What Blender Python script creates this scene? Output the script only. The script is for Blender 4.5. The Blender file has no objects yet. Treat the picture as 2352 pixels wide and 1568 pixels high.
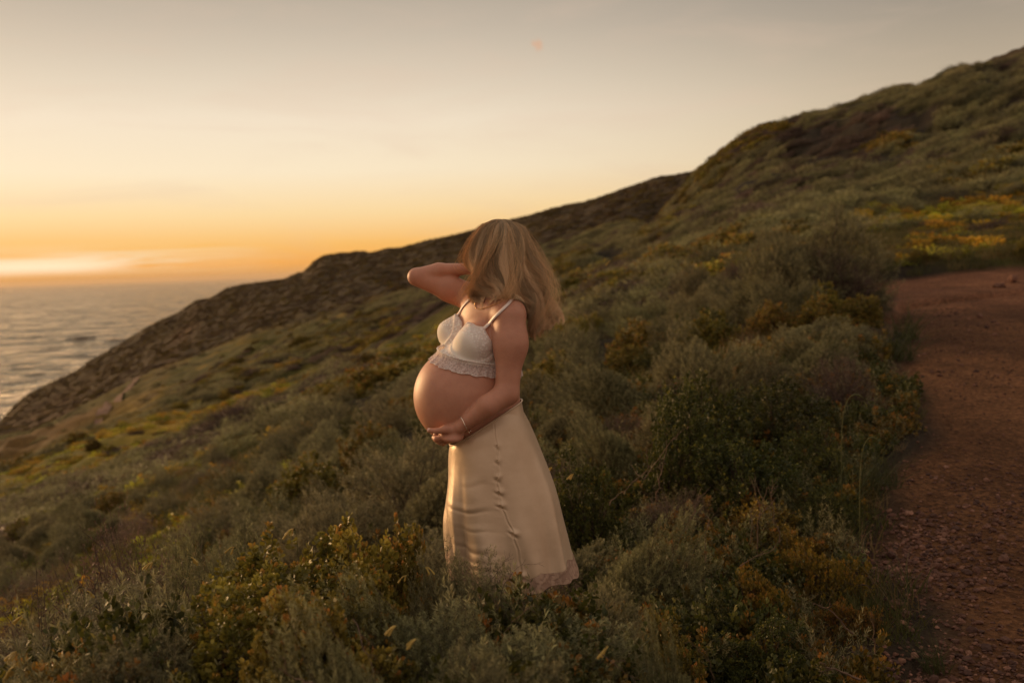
import bpy, math, random
import numpy as np
rng = np.random.default_rng(7)
random.seed(7)
C = bpy.context.scene.collection
scene = bpy.context.scene

# ------------------------------------------------------------------ camera
FPX = 2352 * 35 / 36.0            # focal length in pixels of a 2352 x 1568 picture
CX, CY = 1176.0, 784.0
PITCH, ROLL = math.radians(4.18), math.radians(1.85)
CZ = 60.0                         # eye height above the sea
CAMP = np.array([0.0, 0.0, CZ])
_r = np.array([1.0, 0, 0]); _u = np.array([0, math.sin(PITCH), math.cos(PITCH)])
FW = np.array([0, math.cos(PITCH), -math.sin(PITCH)])
RT = math.cos(ROLL) * _r - math.sin(ROLL) * _u
UP = math.sin(ROLL) * _r + math.cos(ROLL) * _u
from mathutils import Matrix, Vector
cam_data = bpy.data.cameras.new("camera")
cam = bpy.data.objects.new("camera", cam_data); C.objects.link(cam)
cam.matrix_world = Matrix(((RT[0], UP[0], -FW[0], 0), (RT[1], UP[1], -FW[1], 0), (RT[2], UP[2], -FW[2], CZ), (0, 0, 0, 1)))
cam_data.lens = 35; cam_data.sensor_width = 36; cam_data.clip_start = 0.05; cam_data.clip_end = 60000
cam_data.dof.use_dof = True; cam_data.dof.focus_distance = 3.15; cam_data.dof.aperture_fstop = 3.0
scene.camera = cam

def ray(px, py):
    return FW + ((px - CX) / FPX) * RT - ((py - CY) / FPX) * UP
def P(px, py, d=3.3):             # world point seen at (px, py), at depth d
    return CAMP + d * ray(px, py)

# ------------------------------------------------------------------ sky, sun, exposure
GLOW_AZ = math.radians(-26)
SUN_AZ, SUN_EL = math.radians(-50), math.radians(8)      # azimuth measured from +Y towards +X
SUNH = (math.sin(GLOW_AZ), math.cos(GLOW_AZ), 0)     # where the sky glows, behind low cloud
SUNL = (math.sin(SUN_AZ), math.cos(SUN_AZ))
w = bpy.data.worlds.new("World"); scene.world = w; w.use_nodes = True
nt = w.node_tree; nt.nodes.clear()

class NB:                          # small node-building helper
    def __init__(s, tree): s.t = tree
    def n(s, kind, **kw):
        nd = s.t.nodes.new(kind)
        for k, v in kw.items():
            if k.startswith("i_"): nd.inputs[int(k[2:]) if k[2:].isdigit() else k[2:].replace("_", " ")].default_value = v
            else: setattr(nd, k, v)
        return nd
    def l(s, a, b): s.t.links.new(a, b)
    def set(s, sock, v):
        if hasattr(v, "is_output") or hasattr(v, "links"): s.l(v, sock)
        else: sock.default_value = v
    def math(s, op, a, b=0.0, c=0.0, clamp=False):
        nd = s.n("ShaderNodeMath", operation=op, use_clamp=clamp)
        s.set(nd.inputs[0], a); s.set(nd.inputs[1], b); s.set(nd.inputs[2], c); return nd.outputs[0]
    def mr(s, v, a, b, c=0.0, d=1.0, smooth=True):
        nd = s.n("ShaderNodeMapRange", interpolation_type="SMOOTHSTEP" if smooth else "LINEAR")
        s.set(nd.inputs[0], v)
        for i, x in enumerate((a, b, c, d)): s.set(nd.inputs[i + 1], x)
        return nd.outputs[0]
    def mix(s, f, a, b, blend="MIX"):
        nd = s.n("ShaderNodeMix", data_type="RGBA", blend_type=blend)
        s.set(nd.inputs[0], f); s.set(nd.inputs[6], a); s.set(nd.inputs[7], b); return nd.outputs[2]
    def ramp(s, v, stops, interp="LINEAR"):
        nd = s.n("ShaderNodeValToRGB"); cr = nd.color_ramp; cr.interpolation = interp
        while len(cr.elements) < len(stops): cr.elements.new(0.5)
        for e, (p, c) in zip(cr.elements, stops):
            e.position = p; e.color = (*c, 1) if len(c) == 3 else c
        s.set(nd.inputs[0], v); return nd.outputs[0]
    def noise(s, vec, scale, detail=4, rough=0.55, dist=0.0, w=None):
        nd = s.n("ShaderNodeTexNoise"); 
        if vec is not None: s.l(vec, nd.inputs["Vector"])
        nd.inputs["Scale"].default_value = scale; nd.inputs["Detail"].default_value = detail
        nd.inputs["Roughness"].default_value = rough; nd.inputs["Distortion"].default_value = dist
        return nd.outputs[0]
    def vscale(s, vec, sc, rot=(0, 0, 0), loc=(0, 0, 0)):
        nd = s.n("ShaderNodeMapping"); s.l(vec, nd.inputs[0])
        nd.inputs[1].default_value = loc; nd.inputs[2].default_value = rot; nd.inputs[3].default_value = sc; return nd.outputs[0]

b = NB(nt)
tc = b.n("ShaderNodeTexCoord"); D = tc.outputs["Generated"]
sep = b.n("ShaderNodeSeparateXYZ"); b.l(D, sep.inputs[0])
X_, Y_, Z_ = sep.outputs
hlen = b.math("MAXIMUM", b.math("SQRT", b.math("ADD", b.math("MULTIPLY", X_, X_), b.math("MULTIPLY", Y_, Y_))), 0.001)
dsun = b.math("DIVIDE", b.math("ADD", b.math("MULTIPLY", X_, SUNH[0]), b.math("MULTIPLY", Y_, SUNH[1])), hlen)
el = b.math("DIVIDE", Z_, hlen)                       # tangent of the elevation
ep = b.math("SQRT", b.math("MULTIPLY", b.math("MAXIMUM", el, 0.0), 0.5, clamp=True))   # sqrt keeps resolution near the horizon
def S(t): return math.sqrt(max(t, 0) * 0.5)
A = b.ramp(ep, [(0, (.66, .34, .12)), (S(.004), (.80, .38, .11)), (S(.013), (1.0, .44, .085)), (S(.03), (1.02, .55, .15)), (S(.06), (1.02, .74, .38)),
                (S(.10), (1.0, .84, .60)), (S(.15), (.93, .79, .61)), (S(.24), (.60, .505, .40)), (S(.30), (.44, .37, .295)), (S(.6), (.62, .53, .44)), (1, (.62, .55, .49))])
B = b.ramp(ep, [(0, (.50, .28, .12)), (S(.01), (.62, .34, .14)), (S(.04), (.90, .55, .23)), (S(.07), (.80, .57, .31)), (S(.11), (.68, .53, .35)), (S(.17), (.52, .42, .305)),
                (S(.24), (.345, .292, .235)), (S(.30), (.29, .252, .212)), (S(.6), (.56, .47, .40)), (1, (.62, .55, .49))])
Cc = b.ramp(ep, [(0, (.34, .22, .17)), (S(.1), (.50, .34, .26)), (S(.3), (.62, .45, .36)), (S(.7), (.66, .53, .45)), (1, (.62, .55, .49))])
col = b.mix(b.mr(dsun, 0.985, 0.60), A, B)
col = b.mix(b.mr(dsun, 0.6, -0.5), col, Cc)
# thin cloud: streaks round the glow, faint wisps above
wv = b.vscale(D, (5, 5, 95))
st = b.noise(wv, 1.3, 5, 0.6, 0.8)
glow = b.math("MULTIPLY", b.mr(dsun, 0.968, 1.0), b.mr(b.math("ABSOLUTE", b.math("SUBTRACT", el, 0.020)), 0.019, 0.0))
gl = b.math("MULTIPLY", glow, b.mr(st, 0.34, 0.62))
col = b.mix(b.math("MULTIPLY", gl, 0.70), col, (1.0, .80, .52, 1))
core = b.math("MULTIPLY", b.mr(dsun, 0.994, 1.0), b.mr(b.math("ABSOLUTE", b.math("SUBTRACT", el, 0.0155)), 0.012, 0.0))
col = b.mix(core, col, (1.2, .93, .62, 1))
wi = b.noise(b.vscale(D, (3, 3, 16), rot=(0.0, 0.35, 0.2)), 1.6, 5, 0.6, 0.6)
col = b.mix(b.math("MULTIPLY", b.mr(wi, 0.45, 0.75), 0.22), col, (.78, .56, .42, 1))
cd = ray(1235, 105); cd = cd / np.linalg.norm(cd)
dl = b.n("ShaderNodeVectorMath", operation="DISTANCE"); 
nz = b.n("ShaderNodeTexNoise"); b.l(D, nz.inputs["Vector"]); nz.inputs["Scale"].default_value = 120; nz.inputs["Detail"].default_value = 3
jit = b.n("ShaderNodeVectorMath", operation="MULTIPLY_ADD"); b.l(nz.outputs["Color"], jit.inputs[0]); jit.inputs[1].default_value = (.012, .012, .012); b.l(D, jit.inputs[2])
b.l(jit.outputs[0], dl.inputs[0]); dl.inputs[1].default_value = tuple(cd + 0.006)
col = b.mix(b.math("MULTIPLY", b.mr(dl.outputs["Value"], 0.0075, 0.0015), 0.85), col, (.72, .45, .30, 1))
sky = b.n("ShaderNodeTexSky", sky_type="NISHITA"); sky.sun_disc = False
sky.sun_elevation = SUN_EL; sky.sun_rotation = SUN_AZ; sky.air_density = 1.5; sky.dust_density = 3
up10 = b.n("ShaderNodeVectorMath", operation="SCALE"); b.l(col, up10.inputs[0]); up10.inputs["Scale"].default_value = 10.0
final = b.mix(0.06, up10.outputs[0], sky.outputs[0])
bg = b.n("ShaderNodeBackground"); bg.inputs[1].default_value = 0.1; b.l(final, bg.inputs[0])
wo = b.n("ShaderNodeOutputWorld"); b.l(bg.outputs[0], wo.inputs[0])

sd = bpy.data.lights.new("sun", "SUN"); sd.energy = 3.6; sd.angle = math.radians(18); sd.color = (1.0, 0.60, 0.28)
sun = bpy.data.objects.new("sun", sd); C.objects.link(sun)
_sv = Vector((SUNL[0] * math.cos(SUN_EL), SUNL[1] * math.cos(SUN_EL), math.sin(SUN_EL)))
sun.rotation_euler = _sv.to_track_quat("Z", "Y").to_euler(); sun.location = (-6, 8, 66)
scene.view_settings.view_transform = "Standard"; scene.view_settings.look = "None"
scene.view_settings.exposure = 0.0; scene.view_settings.gamma = 1.0; scene.view_settings.use_curve_mapping = False
scene.cycles.max_bounces = 6; scene.cycles.diffuse_bounces = 3; scene.cycles.transparent_max_bounces = 8

# ------------------------------------------------------------------ helpers
def tag(o, label=None, cat=None, group=None, kind=None):
    if label: o["label"] = label
    if cat: o["category"] = cat
    if group: o["group"] = group
    if kind: o["kind"] = kind
    return o
def link(name, me, m=None, parent=None):
    o = bpy.data.objects.new(name, me); C.objects.link(o)
    if m is not None: me.materials.append(m)
    if parent is not None: o.parent = parent
    return o
def empty(name, loc, rz=0.0):
    o = bpy.data.objects.new(name, None); C.objects.link(o); o.location = loc; o.rotation_euler = (0, 0, rz); o.empty_display_size = 0.1
    return o
def mesh(name, v, faces, k=None, smooth=False, col=None, uv=None):
    """v (n,3); faces (m,k) array of equal-size faces or a list of such arrays"""
    me = bpy.data.meshes.new(name)
    v = np.asarray(v, np.float32)
    fl = [np.asarray(f, np.int32) for f in (faces if isinstance(faces, list) else [faces]) if len(f)]
    me.vertices.add(len(v)); me.vertices.foreach_set("co", v.ravel())
    loops = np.concatenate([f.ravel() for f in fl]); me.loops.add(len(loops)); me.loops.foreach_set("vertex_index", loops)
    tot = np.concatenate([np.full(len(f), f.shape[1], np.int32) for f in fl]); start = np.concatenate([[0], np.cumsum(tot)[:-1]]).astype(np.int32)
    me.polygons.add(len(tot)); me.polygons.foreach_set("loop_start", start); me.polygons.foreach_set("loop_total", tot)
    if smooth: me.polygons.foreach_set("use_smooth", np.ones(len(tot), bool))
    me.update(calc_edges=True)
    if col is not None:
        a = me.color_attributes.new("tint", "FLOAT_COLOR", "POINT")
        c4 = np.ones((len(v), 4), np.float32); c4[:, :3] = col; a.data.foreach_set("color", c4.ravel())
    if uv is not None:
        l = me.uv_layers.new(name="UVMap"); l.data.foreach_set("uv", np.asarray(uv, np.float32)[loops].ravel())
    me.validate(clean_customdata=False)
    return me
def mat(name):
    m = bpy.data.materials.new(name); m.use_nodes = True; m.node_tree.nodes.clear(); return m, NB(m.node_tree)
def out(b, sh, vol=None):
    o = b.n("ShaderNodeOutputMaterial"); b.l(sh, o.inputs[0]); return o
def principled(b, col=None, rough=0.6, spec=0.3, normal=None, **kw):
    p = b.n("ShaderNodeBsdfPrincipled")
    if col is not None: b.set(p.inputs["Base Color"], col)
    b.set(p.inputs["Roughness"], rough); b.set(p.inputs["Specular IOR Level"], spec)
    if normal is not None: b.l(normal, p.inputs["Normal"])
    for k, v in kw.items(): b.set(p.inputs[k.replace("_", " ")], v)
    return p
def bump(b, h, strength=0.5, dist=0.01):
    n = b.n("ShaderNodeBump"); n.inputs["Strength"].default_value = strength; n.inputs["Distance"].default_value = dist; b.l(h, n.inputs["Height"]); return n.outputs[0]
# smooth value noise on numpy arrays
_pt = rng.random((64, 64, 4))
def vnoise(x, y, seed=0):
    x = np.asarray(x, float) + seed * 17.3; y = np.asarray(y, float) + seed * 9.1
    xi = np.floor(x).astype(int); yi = np.floor(y).astype(int); fx = x - xi; fy = y - yi
    fx = fx * fx * (3 - 2 * fx); fy = fy * fy * (3 - 2 * fy); T = _pt[:, :, seed % 4]
    g = lambda a, c: T[a % 64, c % 64]
    return (g(xi, yi) * (1 - fx) + g(xi + 1, yi) * fx) * (1 - fy) + (g(xi, yi + 1) * (1 - fx) + g(xi + 1, yi + 1) * fx) * fy
def fbm(x, y, o=4, seed=0):
    s = 0; a = 0.5
    for i in range(o): s = s + a * (vnoise(x * 2 ** i, y * 2 ** i, seed + i) - 0.5); a *= 0.5
    return s

# ------------------------------------------------------------------ terrain heights
COLS = [-2600, -1200, -400, 0, 300, 600, 900, 1200, 1500, 1800, 2100, 2352, 3000, 4600]
ROWS = [0.8, 1.6, 2.4, 3.3, 5, 8, 14, 25, 50, 100, 180]
# near rows: metres relative to the eye ; far rows: picture row (pixels) of the ground at that depth, '*' handled by NEARN
NEARZ = {  # Y: heights for each column
 0.8: [-2.2,-1.8,-1.46,-1.42,-1.42,-1.42,-1.43,-1.44,-1.45,-1.46,-1.46,-1.46,-1.46,-1.3],
 1.6: [-3.0,-2.1,-1.50,-1.38,-1.34,-1.34,-1.38,-1.42,-1.45,-1.46,-1.46,-1.46,-1.44,-1.2],
 2.4: [-3.6,-2.5,-1.75,-1.52,-1.42,-1.36,-1.40,-1.45,-1.46,-1.46,-1.46,-1.46,-1.40,-1.1],
 3.3: [-4.4,-3.1,-2.25,-1.95,-1.72,-1.48,-1.46,-1.46,-1.46,-1.46,-1.46,-1.46,-1.3,-0.9],
 5:   [-5.6,-4.2,-3.1,-2.6,-2.15,-1.80,-1.62,-1.56,-1.45,-1.36,-1.29,-1.29,-1.2,-0.6]}
FARY = {   # Y: picture rows for each column
 8:   [2900,2300,1760,1530,1400,1270,1160,1040,960,880,860,850,830,700],
 14:  [2350,1850,1470,1310,1205,1100,1005,885,800,705,668,645,620,480],
 25:  [1980,1580,1290,1165,1070,958,850,745,665,560,520,478,380,150],
 50:  [1750,1400,1180,1092,990,885,790,665,570,430,345,270,90,-300],
 100: [1600,1290,1080,1018,905,800,705,605,510,300,200,110,-130,-700],
 180: [1520,1220,1030,990,850,725,640,545,440,330,230,140,-90,-600]}
def tz(px, py):                    # tangent of elevation for a picture point
    d = ray(px, py); return d[2] / d[1]
UC = np.array([(c - CX) / FPX for c in COLS])
T = np.zeros((len(ROWS), len(COLS)))
for i, Y in enumerate(ROWS):
    for j, c in enumerate(COLS):
        T[i, j] = NEARZ[Y][j] / Y if Y in NEARZ else tz(c, FARY[Y][j])
def pchip(x, y, xi):               # y (..., n) ; monotone cubic along last axis
    h = np.diff(x); d = np.diff(y, axis=-1) / h
    m = np.zeros_like(y)
    d0, d1 = d[..., :-1], d[..., 1:]
    with np.errstate(divide="ignore", invalid="ignore"):
        w1 = 2 * h[1:] + h[:-1]; w2 = h[1:] + 2 * h[:-1]
        mm = (w1 + w2) / (w1 / d0 + w2 / d1)
    m[..., 1:-1] = np.where(d0 * d1 > 0, mm, 0); m[..., 0] = d[..., 0]; m[..., -1] = d[..., -1]
    k = np.clip(np.searchsorted(x, xi) - 1, 0, len(x) - 2); t = (xi - x[k]) / h[k]
    return ((2*t**3 - 3*t**2 + 1) * y[..., k] + (t**3 - 2*t**2 + t) * h[k] * m[..., k] + (-2*t**3 + 3*t**2) * y[..., k+1] + (t**3 - t**2) * h[k] * m[..., k+1])
SKY = [(-2600,1500),(-1200,1190),(-400,1020),(0,970),(50,915),(100,888),(180,845),(270,790),(340,752),(410,722),(455,690),(480,686),(520,662),(560,652),(600,644),(650,640),(700,622),
       (722,600),(740,588),(765,585),(830,574),(850,577),(880,573),(925,568),(1000,548),(1060,538),(1100,527),(1160,510),(1200,496),(1240,486),(1300,476),(1340,468),(1400,446),(1450,432),(1500,414),(1560,400),(1620,390),
       (1660,384),(1800,372),(2352,300),(3000,200),(4600,0)]
CRX = np.array([ray(px, py)[0] / ray(px, py)[1] for px, py in SKY]); CRT = np.array([tz(px, py) for px, py in SKY])
NSK = [(1500,520),(1640,386),(1680,354),(1750,308),(1800,283),(1850,261),(1900,247),(1960,232),(2020,215),(2085,192),(2105,197),(2150,170),(2190,155),(2262,150),(2290,152),(2352,126),(2500,70),(3000,-150),(4600,-720)]
NX = np.array([ray(px, py)[0] / ray(px, py)[1] for px, py in NSK]); NT = np.array([tz(px, py) for px, py in NSK])
YCR_X = np.array([UC[0], UC[1], -0.8, -0.51, -0.3, -0.1, 0.0, 0.2, 3]); YCR_Y = np.array([330, 300, 280, 262, 285, 280, 260, 245, 240.])
LR = np.log(ROWS)
def height(X, Y):
    """terrain height relative to the eye"""
    X = np.asarray(X, float); Y = np.maximum(np.asarray(Y, float), 0.5); u = np.clip(X / Y, UC[0], UC[-1]); ly = np.log(Y)
    shp = u.shape; u = u.ravel(); ly = ly.ravel(); Yf = Y.ravel()
    out_ = np.empty_like(u)
    for s in range(0, len(u), 200000):
        uu = u[s:s+200000]; yy = ly[s:s+200000]; Yc = Yf[s:s+200000]
        tc_ = pchip(UC, T, uu)                      # rows x n
        crest = np.interp(uu, CRX, CRT); ycr = np.interp(uu, YCR_X, YCR_Y)
        # interpolate along depth, per point, through rows + crest
        n = len(uu); XS = np.vstack([np.repeat(LR[:, None], n, 1), np.log(ycr)[None]]); YS = np.vstack([tc_, crest[None]])
        h = np.diff(XS, axis=0); d = np.diff(YS, axis=0) / h; m = np.zeros_like(YS)
        m[1:-1] = (d[:-1] * h[1:] + d[1:] * h[:-1]) / (h[1:] + h[:-1]); m[0] = d[0]; m[-1] = d[-1]
        k = np.clip((yy[None] > XS).sum(0) - 1, 0, len(ROWS) - 1); ar = np.arange(n)
        t = np.clip((yy - XS[k, ar]) / h[k, ar], -2, 1)
        t_ = np.clip(t, 0, 1)
        v = (2*t_**3-3*t_**2+1)*YS[k, ar] + (t_**3-2*t_**2+t_)*h[k, ar]*m[k, ar] + (-2*t_**3+3*t_**2)*YS[k+1, ar] + (t_**3-t_**2)*h[k, ar]*m[k+1, ar]
        # near hill crest on the right, at 75 m
        nc = np.interp(uu, NX, NT); yn = 75 - 12 * np.clip((uu - .3) / .3, 0, 1)
        wgt = np.clip((uu - 0.10) / 0.09, 0, 1); wgt = wgt * wgt * (3 - 2 * wgt)
        g = np.exp(-((yy - np.log(yn)) / 0.30) ** 2)
        v = v + wgt * g * (nc - v)
        z = v * Yc
        past = Yc > yn; dz = np.clip((Yc - yn) / 12.0, 0, 6)
        z = np.where(past & (wgt > 0), z - wgt * dz * (1.2 + .10 * dz) * np.clip((yn * 2.4 - Yc) / yn, 0, 1), z)
        # beyond the far crest the land falls to the sea
        pc = np.clip((Yc - ycr) / 14.0, 0, 12); z = np.where(pc > 0, crest * ycr - (pc ** 1.3) * 9.0, z)
        out_[s:s+200000] = z
    return out_.reshape(shp)
PE = np.array([(0.8,0.35),(2.2,0.85),(3.4,1.30),(4.4,1.62),(5.2,2.02),(6.4,2.55),(8.3,3.36),(10.4,4.0),(12.9,4.78),(13.6,5.2)])    # left edge of the path (Y, X)
def path_side(X, Y):               # > 0 inside the dirt path (metres from its edge)
    X = np.asarray(X, float); Y = np.asarray(Y, float)
    e = np.interp(Y, PE[:, 0], PE[:, 1]) + 0.12 * np.sin(Y * 2.1) + 0.06 * np.sin(Y * 5.3)
    left = X - e
    far = 15.4 + 0.02 * (X - 5) + 0.1 * np.sin(X * 1.3) - Y
    right_edge = e + np.interp(Y, [0, 8, 12, 13, 20], [3.2, 3.6, 5.5, 40, 40])
    return np.minimum(np.minimum(left, far), right_edge - X)
def ground(X, Y):
    """height with the small relief"""
    X = np.asarray(X, float); Y = np.asarray(Y, float)
    z = height(X, Y); ps = path_side(X, Y)
    amp = np.clip(Y / 34, 0.03, 1.7) * np.clip(-ps / 0.5, 0.12, 1) * np.clip((np.interp(X / np.maximum(Y, .5), YCR_X, YCR_Y) - Y) / 20 + .6, 0.5, 1)
    z = z + amp * (1.6 * fbm(X / 9 + 3, Y / 14, 4, 1) + 0.5 * fbm(X / 1.3, Y / 1.6, 3, 2) + 1.5 * np.clip((Y - 9) / 8, 0, 1) * np.clip((150 - Y) / 60, .25, 1) * (np.abs(fbm(X / 5.5, Y / (1.7 + Y * .012), 3, 3)) * -1 + .12) / np.clip(Y / 34, .35, 1.7) * np.clip(Y / 34, .6, 1.5))
    # rut crossing the path and the ridge of loose gravel on its edge
    rut = np.exp(-((Y - (12.6 + .22 * (X - 4.6) - 1.5 * np.exp(-((X - 4.2) / .5) ** 2))) / .16) ** 2) * np.clip(ps / .4, 0, 1) * (Y > 9)
    z = z + 0.40 * np.exp(-((Y - 2.25) / .62) ** 4) * np.clip((.62 - X) / .5, 0, 1) * np.clip((X + 2.6) / .8, 0, 1) * (1 + .25 * np.sin(X * 5.3 + 1))
    z = z - 0.19 * rut + np.where(ps > 0, -0.025 + 0.03 * fbm(X * 1.2, Y * 1.2, 3, 3), 0)
    return z
def G(X, Y): return float(ground(np.array([X]), np.array([Y]))[0]) + CZ
# ------------------------------------------------------------------ terrain mesh
NU, NY = 620, 720
us = np.linspace(UC[0] * 0.92, 1.25, NU)
lys = np.concatenate([np.linspace(math.log(0.62), math.log(200), NY - 160), np.log(np.linspace(201, 420, 160))])
UU, LY = np.meshgrid(us, lys); YY = np.exp(LY); XX = UU * YY
ZZ = ground(XX, YY)
verts = np.stack([XX, YY, ZZ + CZ], -1).reshape(-1, 3)
# continue the sheet behind the camera
ii = np.arange(NU * NY).reshape(NY, NU)
quads = np.stack([ii[:-1, :-1], ii[:-1, 1:], ii[1:, 1:], ii[1:, :-1]], -1).reshape(-1, 4)
bx = np.linspace(-14, 12, 53); by = np.linspace(-14, 0.62, 30)
first = verts[:NU]
BX, BY = np.meshgrid(bx, by[:-1]); 
BZ = CZ - 1.45 + 0.28 * np.minimum(BX + 1.5, 0) * (1 - np.exp(-np.abs(BX + 1.5))) + 0.25 * np.maximum(BX - 4, 0)
backv = np.stack([BX, BY, BZ], -1).reshape(-1, 3)
bi = np.arange(backv.shape[0]).reshape(len(by) - 1, 53) + len(verts)
bq = np.stack([bi[:-1, :-1], bi[:-1, 1:], bi[1:, 1:], bi[1:, :-1]], -1).reshape(-1, 4)
# join strip: last back row (53) to first front row resampled
js = np.linspace(0, NU - 1, 53).astype(int)
jq = np.stack([bi[-1, :-1], bi[-1, 1:], js[1:], js[:-1]], -1)
allv = np.vstack([verts, backv]); ps = path_side(allv[:, 0], allv[:, 1]); ps = np.where(allv[:, 1] < .62, -1, ps)
X0, Y0 = allv[:, 0], allv[:, 1]; U0 = X0 / np.maximum(Y0, .5)
def pix_of(X, Y, Z):
    d = np.stack([X, Y, Z - CZ], -1); dz = d @ FW; dz = np.where(dz < .05, .05, dz)
    return CX + FPX * (d @ RT) / dz, CY - FPX * (d @ UP) / dz
def blob(px, py, cx, cy, rx, ry, ang=0):
    c, s = math.cos(ang), math.sin(ang); dx = px - cx; dy = py - cy
    return np.exp(-(((dx * c - dy * s) / rx) ** 2 + ((dx * s + dy * c) / ry) ** 2))
def anchor(px, py, Y):             # world X, Y of the ground feature met at that column and depth
    u = ray(px, py)[0] / ray(px, py)[1]; return u * Y, Y
# bright grass meadows, as patches on the map: (X, Y, radius X, radius Y)
MEADOWS = [(*anchor(430, 1130, 17), 2.0, 4.2), (*anchor(370, 1200, 11.5), 1.25, 2.8), (*anchor(330, 1260, 8.6), .75, 1.5), (*anchor(180, 1130, 19), 2.0, 2.6), (*anchor(600, 1250, 6.2), .8, 1.6), (*anchor(2230, 560, 20), 5.0, 4.3), (*anchor(2330, 480, 25), 4.0, 4.5), (*anchor(380, 1030, 42), 8, 15), (*anchor(60, 1085, 62), 10, 22),
           (*anchor(640, 900, 52), 6, 14), (*anchor(700, 1260, 4.6), .5, .9), (*anchor(950, 820, 50), 6, 10), (*anchor(1400, 530, 120), 9, 14), (*anchor(500, 850, 110), 22, 26), (*anchor(200, 1010, 92), 15, 30), (*anchor(430, 925, 120), 20, 26), (*anchor(60, 1060, 75), 12, 22), (*anchor(1560, 940, 9), .8, .6)]
def meadow(X, Y):
    m = np.zeros_like(np.asarray(X, float))
    for (mx, my, rx, ry) in MEADOWS: m = np.maximum(m, np.exp(-(((X - mx) / rx) ** 2 + ((Y - my) / ry) ** 2) ** 1.4))
    return m
nfar = fbm(X0 / 14, Y0 / 22, 4, 2); nm = fbm(X0 / 2.2, Y0 / 3, 4, 0)
md = np.clip(meadow(X0, Y0) * 1.5 + nm * 1.2 - .25, 0, 1)
far = np.clip((Y0 - 60) / 120, 0, 1)
soil = np.array([.030, .022, .014]); green = np.array([.13, .12, .020]); yel = np.array([.30, .195, .026]); brownf = np.array([.046, .031, .014]); pathc = np.array([.142, .064, .027])
colv = soil[None] + (np.array([.026, .022, .011]) - soil)[None] * np.clip(nm[:, None] * 3 + .5, 0, 1)
colv = colv * (1 - far[:, None]) + brownf[None] * far[:, None] * (1 + 1.2 * nfar[:, None])
mixy = np.clip(nm * 2.4 + nfar * 2 + .35, 0, 1)[:, None]
colv = colv * (1 - md[:, None]) + (green * (1 - mixy) + yel * mixy) * md[:, None] * (1 - .60 * np.clip((Y0 - 22) / 30, 0, 1)[:, None])
# greener band on the far slope and bare earth near the cliff
cl = blob(*pix_of(X0, Y0, allv[:, 2]), 90, 985, 190, 42, .45) + .8 * blob(*pix_of(X0, Y0, allv[:, 2]), 410, 790, 120, 18, 1.05)
cl = np.clip(cl * (1 + 3 * nfar), 0, 1) * (Y0 > 70)
colv = colv * (1 - .55 * cl[:, None]) + np.array([.115, .055, .026]) * .55 * cl[:, None]
pf = np.clip((ps + .10 + .35 * nm) / .22, 0, 1)[:, None]
bare = np.clip(np.exp(-((ps + .28) / .35) ** 2) * (.6 + 2.5 * nm), 0, 1)[:, None] * .7 * (Y0 < 9)[:, None]
pc_ = pathc[None] * (1 + 1.3 * fbm(X0 * .9, Y0 * .5, 3, 1))[:, None]
pc_ = pc_ + np.array([.05, .022, .018]) * np.clip((Y0 - 10) / 3, 0, 1)[:, None]
pf = np.maximum(pf, bare); colv = colv * (1 - pf) + pc_ * pf
tm = mesh("ground", allv, [quads, bq, jq], smooth=True, col=np.clip(colv, .004, 1))
pa = tm.attributes.new("path", "FLOAT", "POINT"); pa.data.foreach_set("value", pf[:, 0].astype(np.float32))
m_ground, b = mat("ground")
at = b.n("ShaderNodeVertexColor", layer_name="tint"); geo = b.n("ShaderNodeNewGeometry"); pos = geo.outputs["Position"]
pth = b.n("ShaderNodeAttribute", attribute_name="path").outputs["Fac"]
n1 = b.noise(pos, 26, 6, .65); n2 = b.noise(pos, 3.2, 5, .6); n3 = b.noise(b.vscale(pos, (1, .6, 1)), .42, 7, .65)
vo = b.n("ShaderNodeTexVoronoi"); b.l(pos, vo.inputs["Vector"]); vo.inputs["Scale"].default_value = 48; vo.inputs["Randomness"].default_value = 1
f1 = b.mr(n1, .3, .7, .55, 1.45, False); f2 = b.mr(n2, .3, .7, .75, 1.25, False); f3 = b.mr(n3, .32, .68, .6, 1.4, False)
k = b.math("MULTIPLY", b.math("MULTIPLY", f1, f2), f3)
sp = b.mix(b.math("MULTIPLY", pth, .55), (.5, .5, .5, 1), vo.outputs["Color"])
spv = b.n("ShaderNodeSeparateColor"); b.l(sp, spv.inputs[0])
k = b.math("MULTIPLY", k, b.math("ADD", spv.outputs[0], .5))
cv = b.n("ShaderNodeVectorMath", operation="SCALE"); b.l(at.outputs[0], cv.inputs[0]); b.l(k, cv.inputs["Scale"])
hgt = b.math("ADD", n1, b.math("MULTIPLY", vo.outputs["Distance"], b.math("MULTIPLY", pth, 1.2)))
p = principled(b, cv.outputs[0], .95, .1, bump(b, hgt, .9, .03)); out(b, p.outputs[0])
tag(link("ground", tm, m_ground), kind="structure")

# ------------------------------------------------------------------ sea
sy = np.concatenate([np.linspace(150, 2500, 90), np.geomspace(2550, 45000, 60)])
sx = np.linspace(-1.6, 1.0, 70)
SX, SY = np.meshgrid(sx, sy); sv = np.stack([SX * SY, SY, np.zeros_like(SX)], -1).reshape(-1, 3)
si = np.arange(len(sv)).reshape(len(sy), 70); sq = np.stack([si[:-1, :-1], si[:-1, 1:], si[1:, 1:], si[1:, :-1]], -1).reshape(-1, 4)
m_sea, b = mat("sea_water")
geo = b.n("ShaderNodeNewGeometry"); pos = geo.outputs["Position"]
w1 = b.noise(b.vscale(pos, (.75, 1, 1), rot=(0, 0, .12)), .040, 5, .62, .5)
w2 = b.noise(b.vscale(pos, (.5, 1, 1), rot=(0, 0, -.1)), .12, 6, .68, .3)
w3 = b.noise(b.vscale(pos, (.6, 1, 1), rot=(0, 0, .05)), .013, 4, .6, .5)
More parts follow.
